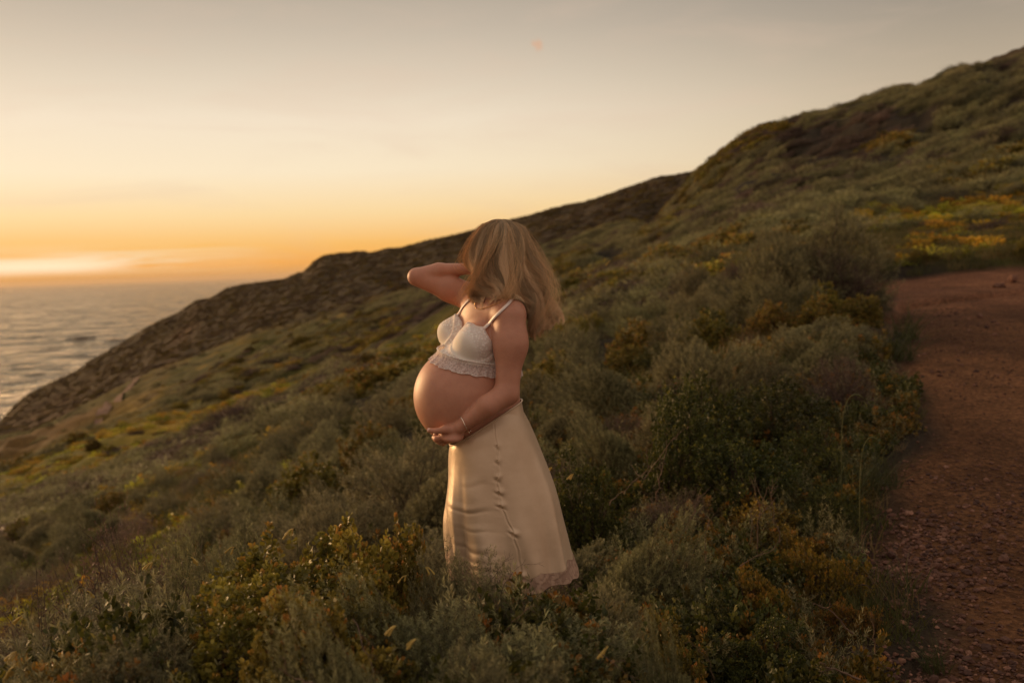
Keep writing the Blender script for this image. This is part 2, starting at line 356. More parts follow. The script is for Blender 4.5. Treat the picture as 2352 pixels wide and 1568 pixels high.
h = b.math("ADD", b.math("MULTIPLY", w1, 14), b.math("ADD", b.math("MULTIPLY", w2, 4.5), b.math("MULTIPLY", w3, 45)))
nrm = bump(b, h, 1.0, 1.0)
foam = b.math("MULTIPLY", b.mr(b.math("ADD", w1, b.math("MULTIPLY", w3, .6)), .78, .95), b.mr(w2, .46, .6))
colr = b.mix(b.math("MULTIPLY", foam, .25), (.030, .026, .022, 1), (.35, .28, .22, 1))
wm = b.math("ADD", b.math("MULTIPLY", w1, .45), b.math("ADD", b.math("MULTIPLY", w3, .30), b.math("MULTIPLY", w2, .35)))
p = principled(b, colr, b.mr(wm, .47, .60, .34, .06), b.mr(wm, .48, .60, .03, .95), nrm); p.inputs["IOR"].default_value = 1.33  # specular strength follows the wave noise, imitating bright and dark reflections
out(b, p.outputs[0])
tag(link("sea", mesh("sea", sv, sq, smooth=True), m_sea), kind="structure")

def rock_mesh(name, n, sx_, sy_, sz_, seed, sub=3):
    import bmesh
    bm = bmesh.new(); bmesh.ops.create_icosphere(bm, subdivisions=sub, radius=1.0)
    r_ = np.random.default_rng(seed); ks = r_.normal(size=(7, 3)); ks /= np.linalg.norm(ks, axis=1)[:, None]; off = r_.uniform(.55, .95, 7)
    for v in bm.verts:
        c = np.array(v.co); 
        for q in range(7):                      # facets
            dd = c @ ks[q]
            if dd > off[q]: c = c - ks[q] * (dd - off[q]) * .9
        f = 1 + .25 * math.sin(c[0] * 5 + seed) * math.cos(c[1] * 4.3 + c[2] * 3)
        v.co = (c[0] * sx_ * f, c[1] * sy_ * f, c[2] * sz_ * f)
    me = bpy.data.meshes.new(name); bm.to_mesh(me); bm.free(); return me
m_rock, b = mat("sea_rock"); geo = b.n("ShaderNodeNewGeometry")
p = principled(b, b.ramp(b.noise(geo.outputs["Position"], .4, 5, .6), [(.3, (.02, .016, .012)), (.7, (.06, .045, .032))]), .6, .4); out(b, p.outputs[0])
def searock(px, py, w_, labels):
    d = ray(px, py); t = -CZ / d[2]; c = CAMP + d * t
    e = empty("sea_rock", (c[0], c[1], 0)); tag(e, labels, "rock", "low rocks in the sea")
    r_ = np.random.default_rng(int(px)); sc = t / FPX * w_ * 2352 / 2352
    vs = []; fs = []; n0 = 0
    for q in range(9):
        me = rock_mesh("t", 0, 1, 1, 1, int(px) + q, 2); v = np.empty(len(me.vertices) * 3, np.float32); me.vertices.foreach_get("co", v); v = v.reshape(-1, 3)
        f = np.array([list(pl.vertices) for pl in me.polygons]); bpy.data.meshes.remove(me)
        x = r_.uniform(-.5, .5) * sc; s = sc * r_.uniform(.07, .2) * (1.2 - abs(x / sc * 1.6)); vs.append(v * [s * 1.4, s * 1.6, s * .34] + [x, r_.uniform(-.18, .18) * sc, 0.1]); fs.append(f + n0); n0 += len(v)
    link("rock", mesh("rock", np.vstack(vs), np.vstack(fs)), m_rock, e)
searock(183, 778, 62, "long low dark rock breaking the sea surface further out left")
searock(262, 782, 50, "dark rock in the sea close against the headland slope")

# ------------------------------------------------------------------ far trail on the slope
tp = [(0,1082,118),(60,1046,126),(120,1012,135),(180,985,145),(225,955,158),(262,925,170),(300,893,182),(335,868,195)]
pts = []
for (a, y0, Yd) in tp:
    # find the depth whose ground projects onto that picture row
    best = None
    for Yt in np.linspace(40, 255, 430):
        u = ray(a, y0)[0] / ray(a, y0)[1]; z = float(ground(np.array([u * Yt]), np.array([Yt]))[0]); qx, qy = pix_of(np.array([u * Yt]), np.array([Yt]), np.array([z + CZ]))
        e = abs(qy[0] - y0)
        if best is None or e < best[0]: best = (e, u * Yt, Yt)
    pts.append(best[1:])
pts = np.array(pts); pts[:, 1] = np.polyval(np.polyfit(np.arange(len(pts)), pts[:, 1], 2), np.arange(len(pts))); pts[:, 0] = [ray(a_, c_)[0] / ray(a_, c_)[1] * y_ for (a_, c_, _), y_ in zip(tp, pts[:, 1])]; tt = np.linspace(0, len(pts) - 1, 60); px_ = np.interp(tt, range(len(pts)), pts[:, 0]); py_ = np.interp(tt, range(len(pts)), pts[:, 1])
print("trail", pts[0], pts[-1])
dx = np.gradient(px_); dy = np.gradient(py_); L = np.hypot(dx, dy) + 1e-6; wd = np.linspace(.55, .34, 60) * (1 + .25 * np.sin(tt * 9))
rows = []
for s in (-1, -.3, .3, 1):
    x = px_ + s * wd * (-dy / L); y = py_ + s * wd * (dx / L); rows.append(np.stack([x, y, ground(x, y) + CZ + .14], -1))
tv = np.stack(rows, 1).reshape(-1, 3); ti = np.arange(len(tv)).reshape(60, 4); tq = np.stack([ti[:-1, :-1], ti[:-1, 1:], ti[1:, 1:], ti[1:, :-1]], -1).reshape(-1, 4)
m_tr, b = mat("trail_dirt"); geo = b.n("ShaderNodeNewGeometry")
p = principled(b, b.ramp(b.noise(geo.outputs["Position"], 1.2, 4), [(.3, (.10, .055, .035)), (.7, (.17, .10, .07))]), .95, .1); out(b, p.outputs[0])
tag(link("trail", mesh("trail", tv, tq, smooth=True), m_tr), kind="structure")
# ------------------------------------------------------------------ plants
def leaf_mat(name, gloss=.35, trans=.35, vary=.5, rough=.55):
    m, b = mat(name)
    at = b.n("ShaderNodeVertexColor", layer_name="tint"); oi = b.n("ShaderNodeObjectInfo")
    k = b.mr(oi.outputs["Random"], 0, 1, 1 - vary * .5, 1 + vary * .5, False)
    cv = b.n("ShaderNodeVectorMath", operation="SCALE"); b.l(at.outputs[0], cv.inputs[0]); b.l(k, cv.inputs["Scale"])
    hs = b.n("ShaderNodeHueSaturation"); b.l(cv.outputs[0], hs.inputs["Color"])
    b.l(b.mr(b.math("FRACT", b.math("MULTIPLY", oi.outputs["Random"], 7.31)), 0, 1, .485, .515, False), hs.inputs["Hue"])
    p = principled(b, hs.outputs[0], rough, gloss)
    tr = b.n("ShaderNodeBsdfTranslucent"); b.l(hs.outputs[0], tr.inputs[0])
    mx = b.n("ShaderNodeMixShader"); mx.inputs[0].default_value = trans; b.l(p.outputs[0], mx.inputs[1]); b.l(tr.outputs[0], mx.inputs[2]); out(b, mx.outputs[0])
    return m
M_SAGE = leaf_mat("sagebrush_leaf", .2, .18); M_COY = leaf_mat("glossy_leaf", .3, .3, .4, .52); M_GREEN = leaf_mat("green_leaf", .3, .3)
M_HEATH = leaf_mat("heath_leaf", .15, .25); M_FAR = leaf_mat("far_scrub_leaf", .15, .18, 1.1)
m_twig, b = mat("twig_bark"); oi = b.n("ShaderNodeObjectInfo"); geo = b.n("ShaderNodeNewGeometry")
p = principled(b, b.ramp(b.noise(geo.outputs["Position"], 30, 3), [(.3, (.05, .032, .024)), (.7, (.12, .08, .06))]), .85, .2); out(b, p.outputs[0])
m_dry, b = mat("bleached_twig"); geo = b.n("ShaderNodeNewGeometry")
p = principled(b, b.ramp(b.noise(geo.outputs["Position"], 25, 3), [(.3, (.08, .05, .032)), (.7, (.18, .115, .075))]), .8, .2); out(b, p.outputs[0])

def norm(v): return v / (np.linalg.norm(v, axis=-1, keepdims=True) + 1e-9)
def leaves(base, d, L, W, r_, shape="needle", fold=.25):
    """one small face per leaf: a rhombus, or a rounded hexagon"""
    n = len(base); rv = r_.normal(size=(n, 3)); side = norm(np.cross(d, rv)); nn = norm(np.cross(side, d)); L = L[:, None]; W = W[:, None]
    if shape == "needle":
        v = np.stack([base, base + d * L * .45 + side * W * .5, base + d * L + nn * L * .06, base + d * L * .45 - side * W * .5], 1); k = 4
    else:
        v = np.stack([base, base + d * L * .35 + side * W * .42 + nn * W * fold, base + d * L * .75 + side * W * .45 + nn * W * fold, base + d * L, base + d * L * .75 - side * W * .45 + nn * W * fold, base + d * L * .35 - side * W * .42 + nn * W * fold], 1); k = 6
    return v.reshape(-1, 3), np.arange(n * k).reshape(n, k)
def strips(P0, P1, bend, w0, w1, seg=4):
    """thin three-sided twigs from P0 to P1"""
    n = len(P0); t = np.linspace(0, 1, seg + 1)
    pts = P0[:, None] * (1 - t)[None, :, None] + P1[:, None] * t[None, :, None] + bend[:, None] * (np.sin(np.pi * t) * .5)[None, :, None]
    d = norm(P1 - P0); a = norm(np.cross(d, [0.31, .2, .93])); c = np.cross(d, a); rad = (w0[:, None] * (1 - t) + w1[:, None] * t)[..., None]
    ring = [pts + rad * (math.cos(q) * a[:, None] + math.sin(q) * c[:, None]) for q in (0, 2.09, 4.19)]
    V = np.stack(ring, 2).reshape(-1, 3); I = np.arange(len(V)).reshape(n, seg + 1, 3)
    F = np.concatenate([np.stack([I[:, :-1, q], I[:, :-1, (q + 1) % 3], I[:, 1:, (q + 1) % 3], I[:, 1:, q]], -1).reshape(-1, 4) for q in range(3)])
    return V, F
def dome(n, R, H, r_, lumps=15, lean=(0, 0)):
    """shoot tips spread through a lumpy dome, and their outward directions"""
    th = r_.uniform(0, 2 * np.pi, n); cz = r_.uniform(-.10, 1, n); s = np.sqrt(1 - np.clip(cz, 0, 1) ** 2)
    d = np.stack([np.cos(th) * s, np.sin(th) * s, cz], -1)
    k = norm(r_.normal(size=(lumps, 3)) + [0, 0, .5]); lump = np.max(np.exp(-(1 - d @ k.T) * 16), 1)
    rad = (.56 + .50 * lump) * np.power(r_.uniform(.25, 1, n), .22)
    tip = d * rad[:, None] * [R, R, H]; tip[:, 2] = np.abs(tip[:, 2]) + .02; tip[:, 0] += lean[0] * tip[:, 2]; tip[:, 1] += lean[1] * tip[:, 2]
    return tip, d
def shrub_mesh(kind, seed, R=.5, H=.6, shoots=500, per=40, slen=.16, lod=1.0):
    r_ = np.random.default_rng(seed); tip, d = dome(shoots, R, H, r_)
    if kind == "sage":
        dirs = norm(d * .75 + [.12, .02, .45] + r_.normal(size=(shoots, 3)) * .30); ln = r_.uniform(.7, 1.2, shoots) * slen
        s = r_.uniform(.0, 1, (shoots, per)); rad = norm(np.cross(dirs[:, None], r_.normal(size=(shoots, per, 3))))
        base = tip[:, None] - dirs[:, None] * (ln[:, None] * (1 - s))[..., None]; spread = (1.15 - .45 * s)[..., None]
        ld = norm(dirs[:, None] * (1 - .2 * spread) + rad * spread); L = r_.uniform(.013, .027, s.shape) * (1.1 - .35 * s) * lod; W = L * 0 + (.0020 if lod < 1.5 else .0026) * lod
        v, f = leaves(base.reshape(-1, 3), ld.reshape(-1, 3), L.ravel(), W.ravel(), r_)
        hue = r_.uniform(0, 1, shoots)[:, None] + .25 * s
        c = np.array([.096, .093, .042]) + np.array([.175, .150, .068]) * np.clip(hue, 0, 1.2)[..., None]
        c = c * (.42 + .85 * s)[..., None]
        col = np.repeat(c.reshape(-1, 3), 4, 0)
    elif kind in ("coyote", "green", "orange"):
        dirs = norm(d * .7 + [.05, 0, .6] + r_.normal(size=(shoots, 3)) * .25); ln = r_.uniform(.5, 1.2, shoots) * slen
        s = np.sort(r_.uniform(.0, 1, (shoots, per)) ** .7, 1); rad = norm(np.cross(dirs[:, None], r_.normal(size=(shoots, per, 3))))
        base = tip[:, None] - dirs[:, None] * (ln[:, None] * (1 - s))[..., None] + rad * .003
        ld = norm(dirs[:, None] * (.35 + .8 * s ** 2)[..., None] + rad * .85)
        big = {"coyote": .024, "green": .019, "orange": .018}[kind]
        L = r_.uniform(.65, 1.15, s.shape) * big * (1.1 - .45 * s ** 3) * lod; W = L * r_.uniform(.55, .75, s.shape)
        v, f = leaves(base.reshape(-1, 3), ld.reshape(-1, 3), L.ravel(), W.ravel(), r_, "oval")
        g0, g1, tipc, pt = {"coyote": ((.070, .070, .014), (.31, .235, .040), (.38, .17, .035), .40), "green": ((.026, .036, .009), (.115, .115, .022), (.24, .19, .03), .22), "orange": ((.085, .066, .013), (.28, .175, .024), (.33, .15, .026), .5)}[kind]
        hue = np.clip(r_.uniform(0, 1, (shoots, 1)) * .7 + r_.uniform(0, .4, s.shape), 0, 1)[..., None]
        c = np.array(g0) * (1 - hue) + np.array(g1) * hue; ist = (r_.uniform(0, 1, (shoots, 1)) < pt) * np.clip((s - .72) / .2, 0, 1) * r_.uniform(.5, 1, s.shape)
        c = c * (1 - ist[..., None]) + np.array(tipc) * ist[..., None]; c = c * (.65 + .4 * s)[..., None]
        col = np.repeat(c.reshape(-1, 3), 6, 0)
    elif kind == "heath":
        dirs = norm(d * .8 + [.1, 0, .45] + r_.normal(size=(shoots, 3)) * .4); ln = r_.uniform(.5, 1.3, shoots) * slen
        s = r_.uniform(0, 1, (shoots, per)); rad = norm(np.cross(dirs[:, None], r_.normal(size=(shoots, per, 3))))
        base = tip[:, None] - dirs[:, None] * (ln[:, None] * (1 - s))[..., None] + rad * .006 * lod
        ld = norm(dirs[:, None] * .5 + rad * .9); L = r_.uniform(.006, .014, s.shape) * lod; W = L * .35
        v, f = leaves(base.reshape(-1, 3), ld.reshape(-1, 3), L.ravel(), W.ravel(), r_)
        hue = r_.uniform(0, 1, (shoots, 1)) + 0 * s; c = np.array([.070, .050, .036]) * (1 - hue[..., None]) + np.array([.165, .110, .078]) * hue[..., None]
        col = np.repeat(c.reshape(-1, 3), 4, 0)
    n = min(shoots, int(170 if lod < 1.5 else 12)) if kind != "heath" else min(shoots, int(300 if lod < 1.5 else 16)); idx = r_.permutation(shoots)[:n]
    P1 = tip[idx] - dirs[idx] * (0.05 if kind == "heath" else .25) * ln[idx][:, None]
    org = np.stack([r_.normal(size=n) * R * .15, r_.normal(size=n) * R * .15, np.zeros(n)], -1)
    inner = org * .4 + P1 * r_.uniform(.0, .65, (n, 1)) * [1, 1, .9]
    tv, tf = strips(inner, P1, r_.normal(size=(n, 3)) * .06, np.full(n, .0028) * lod ** .5, np.full(n, .0011) * lod ** .5, 4)
    return v, f, col, tv, tf
KM = {"sage": M_SAGE, "coyote": M_COY, "green": M_GREEN, "orange": M_COY, "heath": M_HEATH}
PROTO = {}; HEFF = {}
def proto(kind, i, **kw):
    v, f, col, tv, tf = shrub_mesh(kind, 100 + i * 7 + len(kind), **kw)
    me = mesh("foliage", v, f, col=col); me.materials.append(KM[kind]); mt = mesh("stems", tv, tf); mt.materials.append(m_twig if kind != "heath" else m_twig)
    rr = np.hypot(v[:, 0], v[:, 1]); HEFF[me.name] = float(np.percentile(v[rr < .22, 2], 96))
    PROTO.setdefault(kind, []).append((me, mt))
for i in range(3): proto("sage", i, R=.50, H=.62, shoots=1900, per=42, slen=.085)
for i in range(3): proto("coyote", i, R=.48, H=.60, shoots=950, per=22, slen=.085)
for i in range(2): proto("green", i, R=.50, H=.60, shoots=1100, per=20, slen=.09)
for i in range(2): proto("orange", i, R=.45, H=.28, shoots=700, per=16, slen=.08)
for i in range(2): proto("heath", i, R=.45, H=.50, shoots=900, per=26, slen=.15)
NAMES = {"sage": ("sagebrush", "shrub"), "coyote": ("leafy_bush", "bush"), "green": ("green_bush", "bush"), "orange": ("low_shrub", "shrub"), "heath": ("twiggy_bush", "bush")}
counts = {}
def plant(kind, X, Y, sx_=1.0, h=None, label=None, group=None, rz=None, var=None, tilt=True, z=None):
    me, mt = PROTO[kind][var if var is not None else rng.integers(len(PROTO[kind]))]
    nm_, cat = NAMES[kind]; Z = G(X, Y) if z is None else z
    H0 = {"sage": .62, "coyote": .60, "green": .60, "orange": .28, "heath": .50}[kind]
    H0 = HEFF[me.name]
    e = empty(nm_, (X, Y, Z - .03), rng.uniform(0, 6.28) if rz is None else rz); e.scale = (sx_, sx_, sx_ if h is None else (h + .03) / H0)
    if tilt:
        e.rotation_euler = (rng.normal() * .06, rng.normal() * .06, e.rotation_euler[2])
    tag(e, label, cat, group); counts[kind] = counts.get(kind, 0) + 1
    link("foliage", me, None, e); link("stems", mt, None, e)
    return e
SC = 2.287
def at_px(px, Y): d = ray(px, 1000); return d[0] / d[1] * Y
def hero(kind, px, top, Y, wid, label, group=None, var=None):
    """a bush in column px at depth Y whose crown reaches picture row top"""
    X = at_px(px, Y) + .0; zt = (tz(px, top)) * Y; h = zt + CZ - G(X, Y); R0 = {"sage": .5, "coyote": .48, "green": .5, "orange": .45, "heath": .45}[kind]
    h = max(h, .12)
    return plant(kind, X, Y, wid / 2 / R0, h * 1.02, label, group, var=var)
OCC = []
HERO = [
 ("sage", 150, 1480, 2.35, .62, "grey green sagebrush filling the bottom left corner of the slope"),
 ("sage", 330, 1375, 2.65, .80, "feathery grey sagebrush left of the orange tipped foreground bush"),
 ("sage", 520, 1290, 3.00, .70, "pale feathery sagebrush behind the left foreground bushes, topped by yellow buds"),
 ("sage", 300, 1500, 2.05, .55, "grey sagebrush low at the bottom edge, left of the leafy bush"),
 ("coyote", 640, 1290, 2.60, .74, "orange tipped leafy bush at left, just beside the sagebrush"),
 ("coyote", 800, 1258, 2.90, .78, "olive leafy bush with orange tips left of the skirt hem"),
 ("coyote", 540, 1370, 2.28, .60, "reddish tipped leafy bush low in the left foreground"),
 ("coyote", 700, 1395, 2.15, .58, "small leafy bush with orange tips near the bottom edge, left of centre"),
 ("coyote", 940, 1285, 2.85, .46, "small leafy bush touching the left side of the skirt hem"),
 ("sage", 1010, 1308, 2.74, .50, "dark sagebrush hiding the left half of the skirt hem"),
 ("sage", 1120, 1322, 2.66, .54, "feathery sagebrush in front of the skirt hem under the pointed lace"),
 ("sage", 1330, 1368, 2.68, .44, "sagebrush with upright tips just right of the skirt"),
 ("sage", 900, 1400, 2.35, .55, "grey green sagebrush in the foreground left of the yellow flowers"),
 ("sage", 1060, 1440, 2.20, .60, "wide sagebrush at the bottom centre of the foreground"),
 ("sage", 1250, 1450, 2.25, .52, "sagebrush at the bottom, right of centre, below the skirt"),
 ("sage", 790, 1500, 1.95, .50, "sagebrush low at the bottom edge, left of the yellow flowers"),
 ("sage", 1140, 1520, 1.90, .50, "greyish sagebrush cut by the bottom edge of the view at centre"),
 ("sage", 1540, 1525, 2.20, .34, "pale sagebrush tips at the bottom edge right of the yellow bud"),
 ("coyote", 830, 1350, 2.45, .50, "golden olive leafy bush in the middle of the left foreground clump"),
 ("coyote", 1520, 1440, 3.00, .44, "dark leafy bush in the shade right of the foreground sagebrush"),
 ("green", 1750, 1440, 3.35, .50, "low green bush beside the dirt path near the bottom"),
 ("heath", 90, 1425, 2.9, .80, "purple brown twiggy bush behind the bottom left sagebrush"),
 ("heath", 300, 1290, 3.9, .9, "brown twiggy bush behind the left sagebrush"),
 ("heath", 1180, 1440, 2.42, .30, "small twiggy brown bush in the middle of the foreground sagebrush"),
 ("green", 1620, 885, 6.1, 1.05, "big dark green bush right of the woman, beside the path"),
 ("green", 1800, 890, 6.3, .95, "dark green bush against the edge of the path"),
 ("green", 1560, 930, 5.6, .70, "dark green bush closest behind the woman on the right"),
 ("green", 1700, 1010, 5.3, .90, "leafy dark bush in front of the big dark green bush"),
 ("green", 1880, 1000, 5.5, .62, "green bush with yellow stems at the edge of the path"),
 ("green", 1900, 1130, 4.9, .42, "small green bush low at the path edge beside tall grass"),
 ("green", 1330, 1080, 5.0, .70, "green bush touching the right side of the skirt"),
 ("sage", 1640, 800, 7.2, 1.1, "silvery sagebrush mound above the dark green bushes"),
 ("sage", 1760, 830, 7.0, .9, "grey sagebrush just behind the dark bushes beside the path"),
 ("sage", 1860, 745, 9.0, 1.2, "rounded sagebrush mound leaning over the path edge"),
 ("sage", 1950, 760, 8.6, .8, "dark sagebrush mound right at the edge of the path"),
 ("sage", 1890, 512, 12.0, 2.0, "tallest sagebrush mound, dark sided, where the path bends"),
 ("sage", 1780, 556, 11.6, 1.7, "large grey sagebrush left of the tallest mound"),
 ("heath", 1960, 600, 11.6, 1.1, "dark twiggy side of the mound next to the bend of the path"),
 ("coyote", 1890, 690, 9.8, .7, "bright green bush low beneath the tallest sagebrush mound"),
 ("coyote", 1780, 700, 10.0, .6, "yellowish green bush in the sagebrush above the dark bushes"),
]
for h_ in HERO:
    kind, px, top, Y, wid, lab = h_; hero(kind, px, top, Y, wid, lab); OCC.append((at_px(px, Y), Y, wid * .42))
OCC.append((-.03, 3.3, .30))
# the rest of the near scrub, plant by plant
GRP = {"sage": ("grey green sagebrush growing among the scrub of the slope", "sagebrush on the near slope"), "coyote": ("olive leafy bush growing among the scrub of the slope", "leafy bushes on the near slope"),
       "green": ("dark green bush growing among the scrub of the slope", "dark green bushes on the near slope"), "orange": ("low small leaved orange tinged shrub hugging the ground", "low shrubs on the near slope"), "heath": ("purple brown twiggy bush growing among the scrub of the slope", "twiggy bushes on the near slope")}
r2 = np.random.default_rng(21); tries = 0
def crown_clear(X, Y, h):          # keep fill plants from rising in front of the woman
    px, py = pix_of(np.array([X]), np.array([Y]), np.array([G(X, Y) + h])); px, py = px[0], py[0]
    if Y < 3.15 and 880 < px < 1420 and py < 1345: return False
    if Y < 3.3 and py < np.interp(px, [0, 100, 250, 420, 550, 700, 1000, 1180, 1350, 1450, 1700, 2352], [1440, 1400, 1350, 1310, 1265, 1250, 1300, 1350, 1365, 1440, 1500, 1560]): return False
    return True
NEAR, REST = [], []
while tries < 9000:
    tries += 1
    Y = math.exp(r2.uniform(math.log(1.7), math.log(17))); u = r2.uniform(-.85, .62); X = u * Y
    if Y < 6 and tries % 2 and Y > 3.5: pass
    psd = float(path_side(np.array([X]), np.array([Y]))[0])
    if psd > -.28: continue
    mdw = float(meadow(np.array([X]), np.array([Y]))[0])
    if mdw > .35 and r2.random() < (.93 if Y < 13 else .86): continue
    zone = fbm(np.array([X / 3.0]), np.array([Y / 3.5]), 3, 1)[0] + .06 * r2.normal()
    nearlow = (Y < 4.9 and X > .62)
    if nearlow: kind = r2.choice(["orange", "orange", "orange", "green"]); rad = r2.uniform(.16, .28)
    elif -0.9 < X < -.1 and 3.4 < Y < 4.8: kind = r2.choice(["orange", "orange", "coyote"]); rad = r2.uniform(.2, .3)
    elif Y > 14.5 and X > 5:
        if r2.random() < .75: continue
        kind = r2.choice(["coyote", "sage"]); rad = .3
    elif zone < -.10: kind = r2.choice(["heath", "heath", "sage"]); rad = r2.uniform(.3, .5)
    elif zone < .10: kind = "sage"; rad = r2.uniform(.35, .6)
    elif zone < .16: kind = r2.choice(["coyote", "sage"]); rad = r2.uniform(.3, .5)
    else: kind = r2.choice(["coyote", "sage", "green"]); rad = r2.uniform(.3, .5)
    if Y < 3.2: rad *= .6
    if psd > -rad * .9 - .1: continue
    if any((X - a) ** 2 + (Y - c) ** 2 < (rad * .62 + e_ * .75) ** 2 for a, c, e_ in OCC): continue
    h = {"sage": .95, "coyote": .85, "green": .9, "orange": .62, "heath": .8}[kind] * rad * r2.uniform(.85, 1.15)
    if Y < 3.2: h = min(h, .30)
    if -1.2 < X < -.0 and 3.4 < Y < 5.5: h = min(h, .30)
    if -.55 < X < .5 and 3.2 < Y < 3.75: h = min(h, .22)
    if not crown_clear(X, Y, h): h = .22; 
    if not crown_clear(X, Y, h): continue
    OCC.append((X, Y, rad)); qx, qy = pix_of(np.array([X]), np.array([Y]), np.array([G(X, Y) + h]))
    if Y < 7.6 and -30 < qx[0] < 2380 and qy[0] < 1590: NEAR.append((kind, X, Y, rad, h, qx[0]))
    else: REST.append((kind, X, Y, rad, h))
COLW = {"sage": "grey green sagebrush", "coyote": "olive leafy bush", "green": "dark green bush", "orange": "low orange shrub", "heath": "purple brown twiggy bush"}
ORD = ["first", "second", "third", "fourth", "fifth", "sixth", "seventh", "eighth", "ninth", "tenth", "eleventh", "twelfth", "thirteenth", "fourteenth", "fifteenth"]
def zone_of(q):
    kind, X, Y, rad, h, px = q
    side = "left of the woman" if px < 980 else ("behind the woman" if px < 1330 else "right of the woman")
    if Y < 3.2: return side if side != "behind the woman" else "below the skirt", "in the foreground"
    return side, ("just past the front row" if Y < 4.4 else ("mid slope" if Y < 6 else "further up the slope"))
zs = {}
for q in NEAR: zs.setdefault((q[0],) + zone_of(q), []).append(q)
for (kind, side, dep), qs in zs.items():
    qs.sort(key=lambda q: q[5])
    for i, (k_, X, Y, rad, h, px) in enumerate(qs):
        lab = f"{COLW[kind]} {side}, {dep}" + ("" if len(qs) == 1 else (", leftmost" if i == 0 else (", rightmost" if i == len(qs) - 1 else f", {ORD[min(i, 14)]} from the left")))
        plant(kind, X, Y, rad / .46, h, lab, GRP[kind][1])
# ------------------------------------------------------------------ far scrub and ground cover (uncountable): one object each
def stuff(name, label, cat, sources, pts, rots, scl):
    srcs = []
    col_ = bpy.data.collections.new(name + "_sources")
    for i, (me, m) in enumerate(sources):
        o = bpy.data.objects.new("%s_source" % name, me)
        if m is not None and not me.materials: me.materials.append(m)
        col_.objects.link(o)
    me = bpy.data.meshes.new(name); me.vertices.add(len(pts)); me.vertices.foreach_set("co", np.asarray(pts, np.float32).ravel())
    a = me.attributes.new("rot", "FLOAT_VECTOR", "POINT"); a.data.foreach_set("vector", np.asarray(rots, np.float32).ravel())
    a = me.attributes.new("scl", "FLOAT_VECTOR", "POINT"); a.data.foreach_set("vector", np.asarray(scl, np.float32).ravel())
    me.update(); o = link(name, me); tag(o, label, cat, kind="stuff")
    ng = bpy.data.node_groups.new(name, "GeometryNodeTree"); ng.interface.new_socket("Geometry", in_out="INPUT", socket_type="NodeSocketGeometry"); ng.interface.new_socket("Geometry", in_out="OUTPUT", socket_type="NodeSocketGeometry")
    N = NB(ng); gi = N.n("NodeGroupInput"); go = N.n("NodeGroupOutput"); ci = N.n("GeometryNodeCollectionInfo"); ci.inputs[0].default_value = col_; ci.inputs["Separate Children"].default_value = True; ci.inputs["Reset Children"].default_value = True
    ip = N.n("GeometryNodeInstanceOnPoints"); N.l(gi.outputs[0], ip.inputs["Points"]); N.l(ci.outputs[0], ip.inputs["Instance"]); ip.inputs["Pick Instance"].default_value = True
    ra = N.n("GeometryNodeInputNamedAttribute", data_type="FLOAT_VECTOR"); ra.inputs[0].default_value = "rot"; N.l(ra.outputs[0], ip.inputs["Rotation"])
    sa = N.n("GeometryNodeInputNamedAttribute", data_type="FLOAT_VECTOR"); sa.inputs[0].default_value = "scl"; N.l(sa.outputs[0], ip.inputs["Scale"])
    rv = N.n("FunctionNodeRandomValue", data_type="INT"); rv.inputs["Min"].default_value = 0; rv.inputs["Max"].default_value = len(sources) - 1
    N.l([s for s in rv.outputs if s.type == "INT"][0], ip.inputs["Instance Index"]); N.l(ip.outputs[0], go.inputs[0])
    md_ = o.modifiers.new("scatter", "NODES"); md_.node_group = ng
    return o
for kd, nm_, lb in (("sage", "scrub_sagebrush", "grey green sagebrush carpet on the middle slope behind the near bushes"), ("coyote", "scrub_leafy", "olive leafy bushes mixed into the scrub of the middle slope"), ("green", "scrub_green", "dark green bushes mixed into the scrub of the middle slope"), ("heath", "scrub_twiggy", "purple brown twiggy bushes mixed into the scrub of the middle slope")):
    Rr = [q for q in REST if q[0] == kd]
    if not Rr: continue
    A_ = np.array([q[1:] for q in Rr]); rr_ = np.random.default_rng(3)
    H0 = {"sage": .62, "coyote": .60, "green": .60, "heath": .50}[kd]
    stuff(nm_, lb, "scrub", [(m_[0], None) for m_ in PROTO[kd]], np.stack([A_[:, 0], A_[:, 1], ground(A_[:, 0], A_[:, 1]) + CZ - .03], -1), np.stack([0 * A_[:, 0], 0 * A_[:, 0], rr_.uniform(0, 6.28, len(A_))], -1), np.stack([A_[:, 2] / .46, A_[:, 2] / .46, A_[:, 3] * 1.22 / H0], -1))
def lod_src(kind, i, R, H, shoots, per, slen, lod, m):
    v, f, col, tv, tf = shrub_mesh(kind, 900 + i, R=R, H=H, shoots=shoots, per=per, slen=slen, lod=lod)
    me = mesh("far_" + kind, v, f, col=col); me.materials.append(m); return (me, None)
def scatter(n, y0, y1, u0, u1, seed, dens):
    r_ = np.random.default_rng(seed); Y = np.sqrt(r_.uniform(y0 ** 2, y1 ** 2, n)); X = r_.uniform(u0, u1, n) * Y
    k = r_.random(n) < dens(X, Y); return X[k], Y[k], r_
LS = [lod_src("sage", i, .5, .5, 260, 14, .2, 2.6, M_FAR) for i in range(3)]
LG = [lod_src("coyote", i, .5, .5, 260, 9, .16, 2.4, M_FAR) for i in range(2)]
LH = [lod_src("heath", i, .5, .5, 260, 12, .2, 4.5, M_FAR) for i in range(2)]
